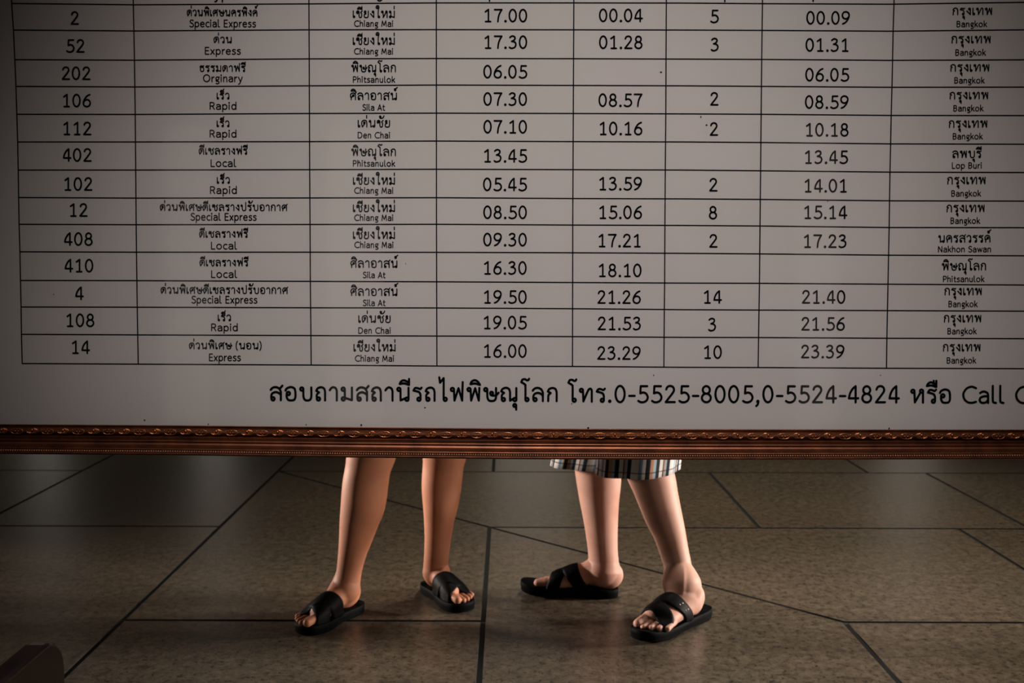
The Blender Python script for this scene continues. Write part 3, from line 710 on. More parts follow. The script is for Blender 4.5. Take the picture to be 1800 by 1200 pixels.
# backing board and stand, outside the photograph
v, f = slab_px(XL - 40, XR + 40, YT - 40, 790, -0.018, -0.0125)
rootmesh('backing_board', v, f, mat('brown_hardboard', (0.09, 0.05, 0.03), 0.8))
for xp in (XL - 34, XR + 34):
    a = P(xp, YT - 20, -0.035); b_ = P(xp, 800, -0.035)
    m = MB(); dirv = (b_ - a) / (a[2] - b_[2]); e = b_ + dirv * b_[2]
    q = 0.016
    vs = [(p[0] + sx * q, p[1] + sy * q, p[2]) for p in (a, e) for sx, sy in ((-1, -1), (1, -1), (1, 1), (-1, 1))]
    m.add(vs, [(0, 1, 2, 3), (7, 6, 5, 4), (0, 4, 5, 1), (1, 5, 6, 2), (2, 6, 7, 3), (3, 7, 4, 0)])
    rootmesh('stand_leg', m.v, m.f, METAL)
    m = MB(); m.box((e[0] - 0.02, e[1] - 0.28, 0.0), (e[0] + 0.02, e[1] + 0.28, 0.03))
    bevel(rootmesh('stand_foot', m.v, m.f, METAL), 0.005)

# ------------------------------------------------------------------ wooden bench at lower left
BENCH = empty('wooden_bench', (-0.95, 1.3, 0), 'dark reddish-brown varnished wooden bench, rounded end panel at the lower left corner', 'bench')
def end_panel(x0, x1, yfar, ynear, top):
    pr = []
    r = 0.060
    for i in range(9):
        a = math.radians(90 * i / 8); pr.append((yfar - r + r * math.sin(a), top - r + r * math.cos(a)))
    pr.reverse()
    pr = [(yfar - 0.008, 0.0)] + [(yfar - 0.004, top - 0.18)] + pr
    for i in range(7):
        a = math.radians(90 * i / 6); pr.append((ynear + 0.05 - 0.05 * math.sin(a), top - 0.05 + 0.05 * math.cos(a)))
    pr.append((ynear, 0.0))
    n = len(pr)
    v_ = [(x0, p[0], p[1]) for p in pr] + [(x1, p[0], p[1]) for p in pr]
    f_ = [tuple(range(n)), tuple(reversed(range(n, 2 * n)))] + [(i, n + i, n + (i + 1) % n, (i + 1) % n) for i in range(n)]
    o = adopt(obj('end_panel', v_, f_, TEAK), BENCH)
    bm = bmesh.new(); bm.from_mesh(o.data); bmesh.ops.recalc_face_normals(bm, faces=bm.faces); bm.to_mesh(o.data); bm.free()
    return bevel(o, 0.006, 3)
TOPZ = 0.46
c_in = on_floor(75, 1140, TOPZ)     # inner top edge, far end
xe = c_in[0]
end_panel(xe - 0.036, xe, c_in[1] + 0.075, 0.95, TOPZ)
end_panel(xe - 1.45, xe - 1.414, c_in[1] + 0.075, 0.95, TOPZ)
for i in range(5):
    m = MB(); y0 = 0.99 + i * 0.118; m.box((xe - 1.42, y0, 0.385), (xe - 0.03, y0 + 0.105, 0.41)); bevel(adopt(m.build('seat_slat', TEAK), BENCH), 0.004)
m = MB(); m.box((xe - 1.42, 1.05, 0.30), (xe - 0.03, 1.075, 0.386)); adopt(m.build('stretcher', TEAK), BENCH)

# ------------------------------------------------------------------ people: signed-distance bodies
def rc(a, b, ra, rb, k=0.012): return ('c', np.array(a, float), np.array(b, float), ra, rb, k)
def el(c, r, k=0.012, R=None): return ('e', np.array(c, float), np.array(r, float), np.eye(3) if R is None else R, k)
def pd(pr, X, Y, Z):
    if pr[0] == 'c':
        _, a, b, ra, rb, k = pr; ab = b - a; L2 = float(ab @ ab) + 1e-12
        t = np.clip(((X - a[0]) * ab[0] + (Y - a[1]) * ab[1] + (Z - a[2]) * ab[2]) / L2, 0, 1)
        return np.sqrt((X - a[0] - t * ab[0]) ** 2 + (Y - a[1] - t * ab[1]) ** 2 + (Z - a[2] - t * ab[2]) ** 2) - (ra + t * (rb - ra))
    _, c, r, R, k = pr
    x, y, z = X - c[0], Y - c[1], Z - c[2]
    u = (R[0][0] * x + R[1][0] * y + R[2][0] * z) / r[0]; v_ = (R[0][1] * x + R[1][1] * y + R[2][1] * z) / r[1]; w_ = (R[0][2] * x + R[1][2] * y + R[2][2] * z) / r[2]
    k0 = np.sqrt(u * u + v_ * v_ + w_ * w_); k1 = np.sqrt((u / r[0]) ** 2 + (v_ / r[1]) ** 2 + (w_ / r[2]) ** 2) + 1e-9
    return k0 * (k0 - 1) / k1
def smin(a, b, k):
    h = np.maximum(k - np.abs(a - b), 0) / k
    return np.minimum(a, b) - h * h * k * 0.25
def sdf_pts(prims, p):
    D = np.full(len(p), 9.0)
    for q in prims: D = smin(D, pd(q, p[:, 0], p[:, 1], p[:, 2]), q[-1])
    return D
def tf(prims, M4):
    """transform prims by rotation-about-z + translation (R 3x3, t)"""
    R, t = M4; out = []
    for q in prims:
        if q[0] == 'c': out.append(('c', R @ q[1] + t, R @ q[2] + t, q[3], q[4], q[5]))
        else: out.append(('e', R @ q[1] + t, q[2], R @ q[3], q[4]))
    return out
def bbox(q):
    if q[0] == 'c':
        r = max(q[3], q[4]); return np.minimum(q[1], q[2]) - r, np.maximum(q[1], q[2]) + r
    r = max(q[2]); return q[1] - r, q[1] + r
def surface(prims, hx, zlev, name, m, parent):
    lo = np.min([bbox(q)[0] for q in prims], 0) - 0.02; hi = np.max([bbox(q)[1] for q in prims], 0) + 0.02
    ax = np.arange(lo[0], hi[0], hx, dtype=np.float32); ay = np.arange(lo[1], hi[1], hx, dtype=np.float32)
    az = [lo[2]]
    while az[-1] < hi[2]:
        az.append(az[-1] + next(h for z, h in zlev if az[-1] < z))
    az = np.array(az, dtype=np.float32)
    D = np.full((len(ax), len(ay), len(az)), 0.05, np.float32)
    for q in prims:
        a, b = bbox(q); mg = 0.012 + q[-1]
        i0, i1 = np.searchsorted(ax, a[0] - mg), np.searchsorted(ax, b[0] + mg)
        j0, j1 = np.searchsorted(ay, a[1] - mg), np.searchsorted(ay, b[1] + mg)
        k0, k1 = np.searchsorted(az, a[2] - mg), np.searchsorted(az, b[2] + mg)
        X, Y, Z = ax[i0:i1, None, None], ay[None, j0:j1, None], az[None, None, k0:k1]
        d = pd(q, X, Y, Z).astype(np.float32)
        D[i0:i1, j0:j1, k0:k1] = smin(D[i0:i1, j0:j1, k0:k1], d, q[-1])
    # naive surface nets
    neg = D < 0
    nx, ny, nz = D.shape
    c = np.zeros((nx - 1, ny - 1, nz - 1), np.int8)
    for i in (0, 1):
        for j in (0, 1):
            for k in (0, 1): c += neg[i:nx - 1 + i, j:ny - 1 + j, k:nz - 1 + k]
    act = np.argwhere((c > 0) & (c < 8))
    idx = -np.ones(c.shape, np.int64); idx[act[:, 0], act[:, 1], act[:, 2]] = np.arange(len(act))
    V = np.zeros((len(act), 3)); W = np.zeros(len(act))
    cr = [(i, j, k) for i in (0, 1) for j in (0, 1) for k in (0, 1)]
    val = {q: D[act[:, 0] + q[0], act[:, 1] + q[1], act[:, 2] + q[2]] for q in cr}
    pos = {q: np.stack([ax[act[:, 0] + q[0]], ay[act[:, 1] + q[1]], az[act[:, 2] + q[2]]], 1) for q in cr}
    for a in cr:
        for d in range(3):
            if a[d] == 0:
                b = tuple(a[e] + (e == d) for e in range(3))
                va, vb = val[a], val[b]; s = (va < 0) != (vb < 0)
                t = np.where(s, va / np.where(s, va - vb, 1), 0)
                V += np.where(s[:, None], pos[a] + (pos[b] - pos[a]) * t[:, None], 0); W += s
    V /= W[:, None]
    F_ = []
    for d in range(3):
        sl0 = [slice(None)] * 3; sl1 = [slice(None)] * 3; sl0[d] = slice(0, -1); sl1[d] = slice(1, None)
        A, B = neg[tuple(sl0)], neg[tuple(sl1)]
        e = np.argwhere(A != B); s = A[e[:, 0], e[:, 1], e[:, 2]]
        u_, v_ = (d + 1) % 3, (d + 2) % 3
        ok = (e[:, u_] > 0) & (e[:, v_] > 0) & (e[:, u_] < D.shape[u_] - 1) & (e[:, v_] < D.shape[v_] - 1); e = e[ok]; s = s[ok]
        def cell(du, dv):
            q = e.copy(); q[:, u_] -= du; q[:, v_] -= dv; return idx[q[:, 0], q[:, 1], q[:, 2]]
        quad = np.stack([cell(1, 1), cell(0, 1), cell(0, 0), cell(1, 0)], 1)
        quad[~s] = quad[~s][:, ::-1]
        F_.append(quad)
    F_ = np.concatenate(F_)
    F_ = F_[(F_ >= 0).all(1)]
    me = bpy.data.meshes.new(name); me.vertices.add(len(V)); me.vertices.foreach_set('co', V.astype(np.float32).ravel())
    me.loops.add(F_.size); me.loops.foreach_set('vertex_index', F_.astype(np.int32).ravel())
    me.polygons.add(len(F_)); me.polygons.foreach_set('loop_start', np.arange(0, F_.size, 4, dtype=np.int32))
    me.polygons.foreach_set('use_smooth', np.ones(len(F_), bool))
    me.update(calc_edges=True); me.validate(); me.materials.append(m)
    o = bpy.data.objects.new(name, me); COL.objects.link(o)
    sm = o.modifiers.new('relax', 'SMOOTH'); sm.factor = 0.5; sm.iterations = 1
    return adopt(o, parent)

SOLE_H = 0.026
def foot_prims(side, size=1.0):
    """heel at origin, toes +x, medial side +y*side, sole of the foot at z=0"""
    s = side
    p = [el((0.036, 0, 0.034), (0.040, 0.031, 0.036), 0.015),
         rc((0.022, 0, 0.048), (0.036, 0, 0.085), 0.020, 0.018, 0.02),
         rc((0.054, 0, 0.080), (0.072, 0, 0.056), 0.0295, 0.031, 0.02),
         rc((0.066, 0.002 * s, 0.052), (0.130, 0.006 * s, 0.037), 0.032, 0.026, 0.02),
         rc((0.130, 0.006 * s, 0.037), (0.180, 0.008 * s, 0.025), 0.026, 0.021, 0.015),
         rc((0.050, -0.010 * s, 0.022), (0.165, -0.026 * s, 0.018), 0.022, 0.0175, 0.02),
         rc((0.110, 0.014 * s, 0.034), (0.186, 0.022 * s, 0.021), 0.022, 0.0205, 0.018),
         el((0.160, -0.002 * s, 0.020), (0.028, 0.038, 0.018), 0.010),
         el((0.058, 0.029 * s, 0.076), (0.012, 0.007, 0.012), 0.014),
         el((0.048, -0.029 * s, 0.068), (0.011, 0.007, 0.012), 0.014)]
    toes = [((0.186, 0.026), (0.238, 0.0215), 0.0140, 0.0125), ((0.186, 0.0065), (0.241, 0.0015), 0.0092, 0.0084), ((0.182, -0.0095), (0.232, -0.0160), 0.0089, 0.0082),
            ((0.175, -0.0245), (0.220, -0.0325), 0.0086, 0.0079), ((0.164, -0.0375), (0.204, -0.0470), 0.0084, 0.0078)]
    for (a, b, ra, rb) in toes:
        mx, my = (a[0] * 0.45 + b[0] * 0.55), (a[1] * 0.45 + b[1] * 0.55)
        p.append(rc((a[0], a[1] * s, ra + 0.004), (mx, my * s, ra + 0.0025), ra, ra * 0.90, 0.003))
        p.append(rc((mx, my * s, ra + 0.0025), (b[0], b[1] * s, rb + 0.0005), ra * 0.90, rb, 0.0015))
    out = []
    for q in p:
        if q[0] == 'c': out.append(('c', q[1] * size, q[2] * size, q[3] * size, q[4] * size, q[5]))
        else: out.append(('e', q[1] * size, q[2] * size, q[3], q[4]))
    return out, [((b[0] - 0.004) * size, b[1] * s * size, (rb * 2 - 0.0002) * size, rb * size) for (a, b, ra, rb) in toes]

def foot_frame(heel, toe):
    d = np.array(toe) - np.array(heel); d /= np.linalg.norm(d)
    R = np.array([[d[0], -d[1], 0], [d[1], d[0], 0], [0, 0, 1.0]])
    return R, np.array([heel[0], heel[1], SOLE_H])
def make_sandal(person, fr, side, prims, size, straps, label=None, rivets=False, slen=0.275, shift=0.0):
    R, t = fr
    W = lambda p: R @ np.array(p, float) + t
    s = side
    # outline of the sole
    prof = [(-0.018, 0.000, 0.000), (-0.016, 0.014, 0.014), (-0.008, 0.024, 0.024), (0.010, 0.033, 0.033), (0.035, 0.0365, 0.037), (0.075, 0.0345, 0.038), (0.115, 0.036, 0.042), (0.155, 0.044, 0.047),
            (0.185, 0.0475, 0.0485), (0.212, 0.046, 0.0475), (0.235, 0.0405, 0.041), (0.250, 0.031, 0.030), (0.258, 0.018, 0.016), (0.261, 0, 0)]
    kx = slen / 0.279 * size
    out = [((x + 0.018) * kx - 0.018 * size + shift, y * s) for x, y, _ in prof] + [((x + 0.018) * kx - 0.018 * size + shift, -y2 * s) for x, _, y2 in reversed(prof[1:-1])]
    # resample smooth
    n0 = len(out); pts = []
    for i in range(n0):
        p0, p1, p2, p3 = out[i - 1], out[i], out[(i + 1) % n0], out[(i + 2) % n0]
        for k in range(3):
            tt = k / 3
            pts.append(tuple(0.5 * (2 * p1[a] + (-p0[a] + p2[a]) * tt + (2 * p0[a] - 5 * p1[a] + 4 * p2[a] - p3[a]) * tt * tt + (-p0[a] + 3 * p1[a] - 3 * p2[a] + p3[a]) * tt ** 3) for a in (0, 1)))
    cx = sum(p[0] for p in pts) / len(pts); n = len(pts)
    def spring(x): return 0.0055 * max(0, (x - 0.19) / 0.07) ** 2      # toe lifts a little
    rings = [(0.0045, -SOLE_H + 0.0002), (0.0, -SOLE_H + 0.004), (0.0015, -0.0150), (-0.0005, -0.0135), (-0.0005, -0.0020), (0.0012, 0.0012), (0.0045, 0.0012), (0.007, -0.0008), (0.03, -0.0010)]
    v_, f_ = [], []
    for ins, z in rings:
        for (x, y) in pts:
            dx, dy = cx - x, -y; l = math.hypot(dx, dy)
            v_.append(W((x + dx / l * ins, y + dy / l * ins, z + spring(x) * (1 if z > -0.02 else 0.8))))
    for r in range(len(rings) - 1):
        for i in range(n): f_.append((r * n + i, r * n + (i + 1) % n, (r + 1) * n + (i + 1) % n, (r + 1) * n + i))
    f_ += [tuple(reversed(range(n))), tuple(range((len(rings) - 1) * n, len(rings) * n))]
    if s < 0: f_ = [tuple(reversed(q)) for q in f_]
    so = adopt(obj('sandal', v_, f_, SOLE, None, True), person)
    if label: so['label'] = label
    def half(x, yy):   # sole half width at local x on the side of sign yy
        best = 0.03
        for i in range(n):
            (xa, ya), (xb, yb) = pts[i], pts[(i + 1) % n]
            if (xa - x) * (xb - x) <= 0 and xa != xb and (ya + yb) * yy > 0:
                best = abs(ya + (yb - ya) * (x - xa) / (xb - xa))
        return best
    for (s_med, s_lat, w_med, w_lat, lift, bow) in straps:
        NA, NV = 26, 7; inner, outer = [], []
        for i in range(NA + 1):
            th = math.pi * i / NA; q = i / NA      # th=0 medial, pi lateral
            for j in range(NV + 1):
                vv_ = (j / NV - 0.5)
                wd = w_med + (w_lat - w_med) * q + 0.004 * math.sin(math.pi * q)
                x = (s_med + (s_lat - s_med) * q + bow * math.sin(math.pi * q)) * size + vv_ * wd
                if i in (0, NA):
                    yy = s * (1 if i == 0 else -1); y = yy * (half(x, yy) - 0.005)
                    a = np.array([x, y, -0.004]); nrm = np.array([0, yy, 0.0])
                else:
                    c = np.array([x, 0.0, 0.006]); dr = np.array([0, s * math.cos(th), math.sin(th)])
                    tt = 0.11
                    for _ in range(14):
                        d = float(sdf_pts(prims, (c + dr * tt)[None])[0]) - 0.0022
                        tt -= d * 0.9
                    tt = max(tt, 0.012)
                    a = c + dr * tt; nrm = dr
                edge = 0.0007 if j in (0, NV) else 0.0
                inner.append((a, nrm)); outer.append((a + nrm * (0.0042 + lift - edge * 2), nrm))
        # smooth over the surface a little so the strap bridges hollows
        def relax(lst):
            A = np.array([p for p, _ in lst]).reshape(NA + 1, NV + 1, 3)
            for _ in range(5):
                B = A.copy()
                B[1:-1] = (A[:-2] + A[2:] + 2 * A[1:-1]) / 4
                B[:, 1:-1] = (B[:, :-2] + B[:, 2:] + 2 * B[:, 1:-1]) / 4
                A = B
            return A.reshape(-1, 3)
        I, Oo = relax(inner), relax(outer)
        nn = len(I); v_ = [W(p) for p in I] + [W(p) for p in Oo]; f_ = []
        C = NV + 1
        for i in range(NA):
            for j in range(NV):
                a = i * C + j; f_.append((nn + a, nn + a + 1, nn + a + C + 1, nn + a + C)); f_.append((a, a + C, a + C + 1, a + 1))
            a = i * C; f_.append((a, nn + a, nn + a + C, a + C)); b = i * C + NV; f_.append((b, b + C, nn + b + C, nn + b))
        for i in (0, NA):
            for j in range(NV):
                a = i * C + j; f_.append((a, a + 1, nn + a + 1, nn + a))
        st = obj('strap', v_, f_, RUBBER, None, True); st.parent = so
        bm = bmesh.new(); bm.from_mesh(st.data); bmesh.ops.recalc_face_normals(bm, faces=bm.faces); bm.to_mesh(st.data); bm.free()
        if rivets and lift > 0.0009:
            for (qi, qj) in ((21, 2.2), (18, 2.2), (21, 4.6), (18, 4.8)):
                a = int(qi) * C + int(qj); c = Oo[a]; nr = outer[a][1]
                t1 = np.array([1.0, 0, 0]); t2 = np.cross(nr, t1); rb = MB()
                blob(rb, W(c - nr * 0.0004), R @ t1, R @ t2, R @ nr, 0.0026, 0.0026, 0.0016, 8, 2)
                ro = obj('rivet', rb.v, rb.f, RIVET, None, True); ro.parent = so
                fix_normals(ro.data, Vector(R @ nr))
    return so
def nails(person, fr, tl, body):
    R, t = fr; m = MB()
    for (x, y, z, r) in tl:
        blob(m, R @ np.array([x, y, z - 0.0016]) + t, R @ np.array([1.0, 0, -0.25]), R @ np.array([0, 1.0, 0]), np.array([0, 0, 1.0]), r * 0.62, r * 0.66, 0.0022, 8, 3)
    o = adopt(m.build('toenails', NAIL, None, True), person); fix_normals(o.data, Vector((0, 0, 1)))

def leg_chain(rows, Y0, Y1):
    """rows: (y_px, x_left, x_right) top first; Y0 depth at top, Y1 at the ankle"""
    pts = []
    for i, (y, xl, xr) in enumerate(rows):
        Y = Y0 + (Y1 - Y0) * i / (len(rows) - 1)
        c = on_depth((xl + xr) / 2, y, Y); pts.append((c, (xr - xl) / 2 * Y / F))
    A = np.array([[*c, r] for c, r in pts]); n = len(A); tt = np.arange(n); q = np.linspace(0, n - 1, 4 * n)
    A = np.vstack([2 * A[0] - A[1], A, 2 * A[-1] - A[-2]]); out = []
    for t in q:
        i = min(int(t), n - 2); u = t - i; p0, p1, p2, p3 = A[i:i + 4]
        v = 0.5 * (2 * p1 + (-p0 + p2) * u + (2 * p0 - 5 * p1 + 4 * p2 - p3) * u * u + (-p0 + 3 * p1 - 3 * p2 + p3) * u ** 3)
        out.append((v[:3], float(v[3])))
    return out
def chain_prims(pts, k=0.0015): return [rc(pts[i][0], pts[i + 1][0], pts[i][1], pts[i + 1][1], k) for i in range(len(pts) - 1)]

def upper(hipc, hips, face, height, knees):
    """thighs, trunk, arms, head; face = unit vector the figure looks along (xy)"""
    f = np.array([face[0], face[1], 0.0]); f /= np.linalg.norm(f); r = np.array([f[1], -f[0], 0.0])   # r = its right
    c = np.array(hipc, float); k = height / 1.68; p = []
    for (hp, kn, kr) in zip(hips, knees, (0, 1)):
        p.append(rc(kn[0], hp, kn[1], 0.085, 0.03))
    E = np.stack([r, f, np.array([0, 0, 1.0])], 1)
    p += [el(c + (0, 0, 0.02), (0.165, 0.115, 0.13), 0.05, E), el(c + (0, 0, 0.20 * k), (0.135, 0.10, 0.16), 0.06, E), el(c + (0, 0, 0.40 * k), (0.165, 0.11, 0.17), 0.06, E),
          rc(c + r * 0.14 + (0, 0, 0.49 * k), c - r * 0.14 + (0, 0, 0.49 * k), 0.055, 0.055, 0.05),
          rc(c + (0, 0, 0.50 * k), c + f * 0.02 + (0, 0, 0.62 * k), 0.058, 0.050, 0.03)]
    hc = c + f * 0.03 + np.array([0, 0, 0.735 * k])
    p += [el(hc, (0.075, 0.092, 0.108), 0.02, E), el(hc + f * 0.035 + (0, 0, -0.055), (0.052, 0.055, 0.055), 0.025, E),
          rc(hc + f * 0.088 + (0, 0, 0.005), hc + f * 0.108 + (0, 0, -0.022), 0.009, 0.013, 0.012),
          rc(hc + f * 0.083 - r * 0.02 + (0, 0, -0.052), hc + f * 0.083 + r * 0.02 + (0, 0, -0.052), 0.007, 0.007, 0.004),
          el(hc + r * 0.077, (0.010, 0.018, 0.030), 0.006, E), el(hc - r * 0.077, (0.010, 0.018, 0.030), 0.006, E)]
    for sg in (1, -1):
        sh = c + r * sg * 0.175 + np.array([0, 0, 0.49 * k]); elb = sh + r * sg * 0.05 + np.array([0, 0, -0.29]) - f * 0.01; wr = elb + f * 0.07 + np.array([0, 0, -0.24])
        p += [rc(sh, elb, 0.048, 0.038, 0.03), rc(elb, wr, 0.038, 0.026, 0.02)]
        dn = (wr - elb) / np.linalg.norm(wr - elb)
        pm = wr + dn * 0.05; p.append(el(pm, (0.018, 0.038, 0.05), 0.01, E))
        for q, (o_, ln) in enumerate(((-0.027, 0.06), (-0.009, 0.075), (0.009, 0.08), (0.027, 0.072))):
            a = wr + dn * 0.088 + f * o_; b = a + dn * ln * 0.5 - r * sg * 0.004; p += [rc(a, b, 0.0095, 0.009, 0.003), rc(b, b + dn * ln * 0.45 - r * sg * 0.014, 0.009, 0.008, 0.003)]
        a = wr + dn * 0.02 + f * 0.028; b = a + dn * 0.04 + f * 0.03; p += [rc(a, b, 0.012, 0.011, 0.006), rc(b, b + dn * 0.028 + f * 0.006, 0.011, 0.009, 0.003)]
    return p, hc, E
def ring_loft(name, sections, m, parent, n=48, attr=False, th=0.0025):
    """sections: list of (center, E(2 axes), rx, ry, wobble_fn)"""
    v_, f_ = [], []
    for side in (0, 1):
        for (c, a1, a2, rx, ry, wob) in sections:
            for i in range(n):
                an = 2 * math.pi * i / n; k = 1 + (wob(an) if wob else 0)
                d = a1 * math.cos(an) * (rx - side * th) * k + a2 * math.sin(an) * (ry - side * th) * k
                v_.append(np.array(c) + d)
    S_ = len(sections)
    for side in (0, 1):
        b = side * S_ * n
        for r in range(S_ - 1):
            for i in range(n):
                q = (b + r * n + i, b + r * n + (i + 1) % n, b + (r + 1) * n + (i + 1) % n, b + (r + 1) * n + i)
                f_.append(q if side == 0 else q[::-1])
    for r in (0, S_ - 1):
        for i in range(n):
            f_.append((r * n + i, r * n + (i + 1) % n, S_ * n + r * n + (i + 1) % n, S_ * n + r * n + i))
    return v_, f_
def cloth_obj(name, parts, m, parent, attrs=True):
    v, f, at, hz = [], [], [], []
    for (vv_, ff_, n, S_, k0) in parts:
        b = len(v); v += vv_; f += [tuple(i + b for i in q) for q in ff_]
        for idx in range(len(vv_)):
            i = idx % n; r = (idx // n) % S_; at.append((i if i <= n / 2 else n - i) / (n / 2) + k0); hz.append(r / max(1, S_ - 1))
    o = obj(name, v, f, m, None, True)
    bm = bmesh.new(); bm.from_mesh(o.data); bmesh.ops.recalc_face_normals(bm, faces=bm.faces); bm.to_mesh(o.data); bm.free()
    a = o.data.attributes.new('round', 'FLOAT', 'POINT'); a.data.foreach_set('value', at)
    a = o.data.attributes.new('along', 'FLOAT', 'POINT'); a.data.foreach_set('value', hz)
    return adopt(o, parent)
def shirt_and_hair(person, c, E, hc, k, shirt):
    r, f = E[:, 0], E[:, 1]
    secs = []
    for z, rx, ry in ((-0.06, 0.185, 0.135), (0.06, 0.18, 0.13), (0.2, 0.165, 0.125), (0.36, 0.185, 0.135), (0.46, 0.19, 0.125), (0.52, 0.17, 0.10), (0.565, 0.085, 0.075), (0.58, 0.072, 0.068)):
        secs.append((np.array(c) + np.array([0, 0, z * k]), r, f, rx, ry, lambda a: 0.015 * math.sin(5 * a)))
    v1, f1 = ring_loft('', secs, None, None, 40)
    parts = [(v1, f1, 40, len(secs), 0)]
    for sg in (1, -1):
        sh = np.array(c) + r * sg * 0.165 + np.array([0, 0, 0.49 * k]); elb = sh + r * sg * 0.045 + np.array([0, 0, -0.25])
        ss = [(sh + (elb - sh) * q, f, r, rr, rr, None) for q, rr in ((-0.26, 0.012), (-0.22, 0.036), (-0.12, 0.060), (0, 0.069), (0.4, 0.066), (0.85, 0.061))]
        v2, f2 = ring_loft('', ss, None, None, 24); parts.append((v2, f2, 24, 6, 0))
    cloth_obj('shirt', parts, shirt, person)
    m = MB(); n, rg = 20, 8; vs, fs_ = [], []
    for i in range(rg + 1):
        ph = math.radians(8 + 100 * i / rg)
        for q in range(n):
            a = 2 * math.pi * q / n
            back = 0.5 - 0.5 * math.sin(a); lim = ph * (0.62 + 0.5 * back)
            vs.append(hc + r * 0.085 * math.sin(lim) * math.cos(a) + f * (0.100 * math.sin(lim) * math.sin(a) - 0.008) + np.array([0, 0, 0.120 * math.cos(lim)]))
    for i in range(rg):
        for q in range(n): fs_.append((i * n + q, (i + 1) * n + q, (i + 1) * n + (q + 1) % n, i * n + (q + 1) % n))
    fs_.append(tuple(range(n)))
    m.add(vs, fs_); adopt(m.build('hair', HAIR, None, True), person)

# ---- person on the left: bare calves, both feet turned out
PL_ = empty('person', (-0.35, 3.15, 0), 'person on the left behind the board, bare tanned calves, black crossed-strap sandals turned outwards', 'person')
hA, tA = (-0.453, 2.998), (-0.584, 2.782)
hB, tB = (-0.256, 3.185), (-0.122, 2.965)
frA, frB = foot_frame(hA, tA), foot_frame(hB, tB)
pA, nA = foot_prims(1, 0.97); pB, nB = foot_prims(-1, 0.95)    # right foot: medial to image right
chA = leg_chain([(790, 614, 694), (806, 613, 690), (820, 608, 687), (850, 602, 683), (885, 599, 678), (913, 597, 667), (942, 596, 656), (970, 594.5, 645), (998, 592, 637), (1018, 588, 634), (1034, 581, 632)], 2.965, 2.945)
chB = leg_chain([(790, 748, 818), (806, 745, 816), (830, 742, 814), (857, 741, 811), (885, 743, 806), (913, 745, 799), (942, 746, 794), (970, 745.5, 790), (990, 744.5, 788), (1005, 744, 788)], 3.09, 3.135)
hipL = np.array([-0.33, 3.07, 0.86])
kneeA, kneeB = chA[0], chB[0]
up, hcL, EL = upper(hipL, [hipL + (-0.085, 0, -0.04), hipL + (0.085, 0, -0.04)], (0.05, -1), 1.64, [kneeA, kneeB])
prL = tf(pA, frA) + tf(pB, frB) + chain_prims(chA) + chain_prims(chB)
for ch, fr in ((chA, frA), (chB, frB)):
    ank = fr[0] @ np.array([0.050, 0, 0.078]) + fr[1]; prL.append(rc(ch[-1][0], ank, ch[-1][1], 0.0280, 0.012))
surface(prL + up, 0.0026, [(0.14, 0.0025), (0.62, 0.004), (9, 0.007)], 'body', SKIN_L, PL_)
X_STRAPS = [(0.198, 0.124, 0.046, 0.066, 0.0, 0.006), (0.120, 0.186, 0.056, 0.056, 0.0012, 0.010)]
make_sandal(PL_, frA, 1, pA, 0.97, X_STRAPS, slen=0.262)
make_sandal(PL_, frB, -1, pB, 0.95, X_STRAPS, slen=0.272)
nails(PL_, frA, nA, None); nails(PL_, frB, nB, None)
def leg_tube(top, bot, rt, rb, n=48, wob=None, steps=7, rby=None):
    secs = []
    for i in range(steps):
        q = i / (steps - 1); q2 = q
        c = np.array(top) * (1 - q) + np.array(bot) * q
        w_ = (lambda a, q=q: wob(a) * q) if wob else None
        secs.append((c, np.array([1.0, 0, 0]), np.array([0, 1.0, 0]), rt + (rb - rt) * q, rt * 0.95 + ((rby or rb) - rt * 0.95) * q, w_))
    v_, f_ = ring_loft('', secs, None, None, n); return (v_, f_, n, steps, 0)
hp = hipL
cloth_obj('shorts', [leg_tube(hp + (-0.085, 0, -0.02), kneeA[0] * (1 - 0.30) + (hp + (-0.085, 0, 0)) * 0.30, 0.105, 0.092), leg_tube(hp + (0.085, 0, -0.02), kneeB[0] * (1 - 0.30) + (hp + (0.085, 0, 0)) * 0.30, 0.105, 0.092),
                     (lambda q: (q[0], q[1], 48, 4, 0))(ring_loft('', [(hp + (0, 0, z), np.array([1.0, 0, 0]), np.array([0, 1.0, 0]), rx, ry, None) for z, rx, ry in ((0.12, 0.165, 0.125), (0.05, 0.180, 0.135), (-0.03, 0.185, 0.135), (-0.09, 0.17, 0.11))], None, None, 48))], DARKCLOTH, PL_)
shirt_and_hair(PL_, hipL, EL, hcL, 1.64 / 1.68, SHIRT_L)

# ---- person on the right: striding, striped shorts
PR_ = empty('person', (0.42, 3.15, 0), 'person on the right behind the board in striped knee-length shorts, stepping in black sandals', 'person')
hC, tC = (0.335, 3.130), (0.075, 3.160)
hD, tD = (0.540, 2.950), (0.340, 2.750)
frC, frD = foot_frame(hC, tC), foot_frame(hD, tD)
pC, nC = foot_prims(-1, 1.06)
pC, nC = foot_prims(1, 1.06)         # medial side faces the camera (local +y is towards -Y world)
pD, nD = foot_prims(-1, 1.06)
chC = leg_chain([(790, 1008, 1092), (821, 1010, 1092), (845, 1013, 1092), (875, 1018, 1089), (905, 1024, 1087), (935, 1029, 1086), (965, 1033, 1086), (989, 1034, 1088), (1000, 1031, 1090)], 3.16, 3.135)
chD = leg_chain([(790, 1088, 1172), (815, 1095, 1180), (835, 1103, 1185), (850, 1110, 1189), (875, 1120, 1193), (905, 1132, 1199), (935, 1147, 1205), (965, 1158, 1210), (990, 1166, 1215), (1002, 1167, 1217), (1014, 1166, 1225), (1026, 1166, 1232)], 3.03, 2.915)
hipR = np.array([0.37, 3.12, 0.92])
kC, kD = chC[0], chD[0]
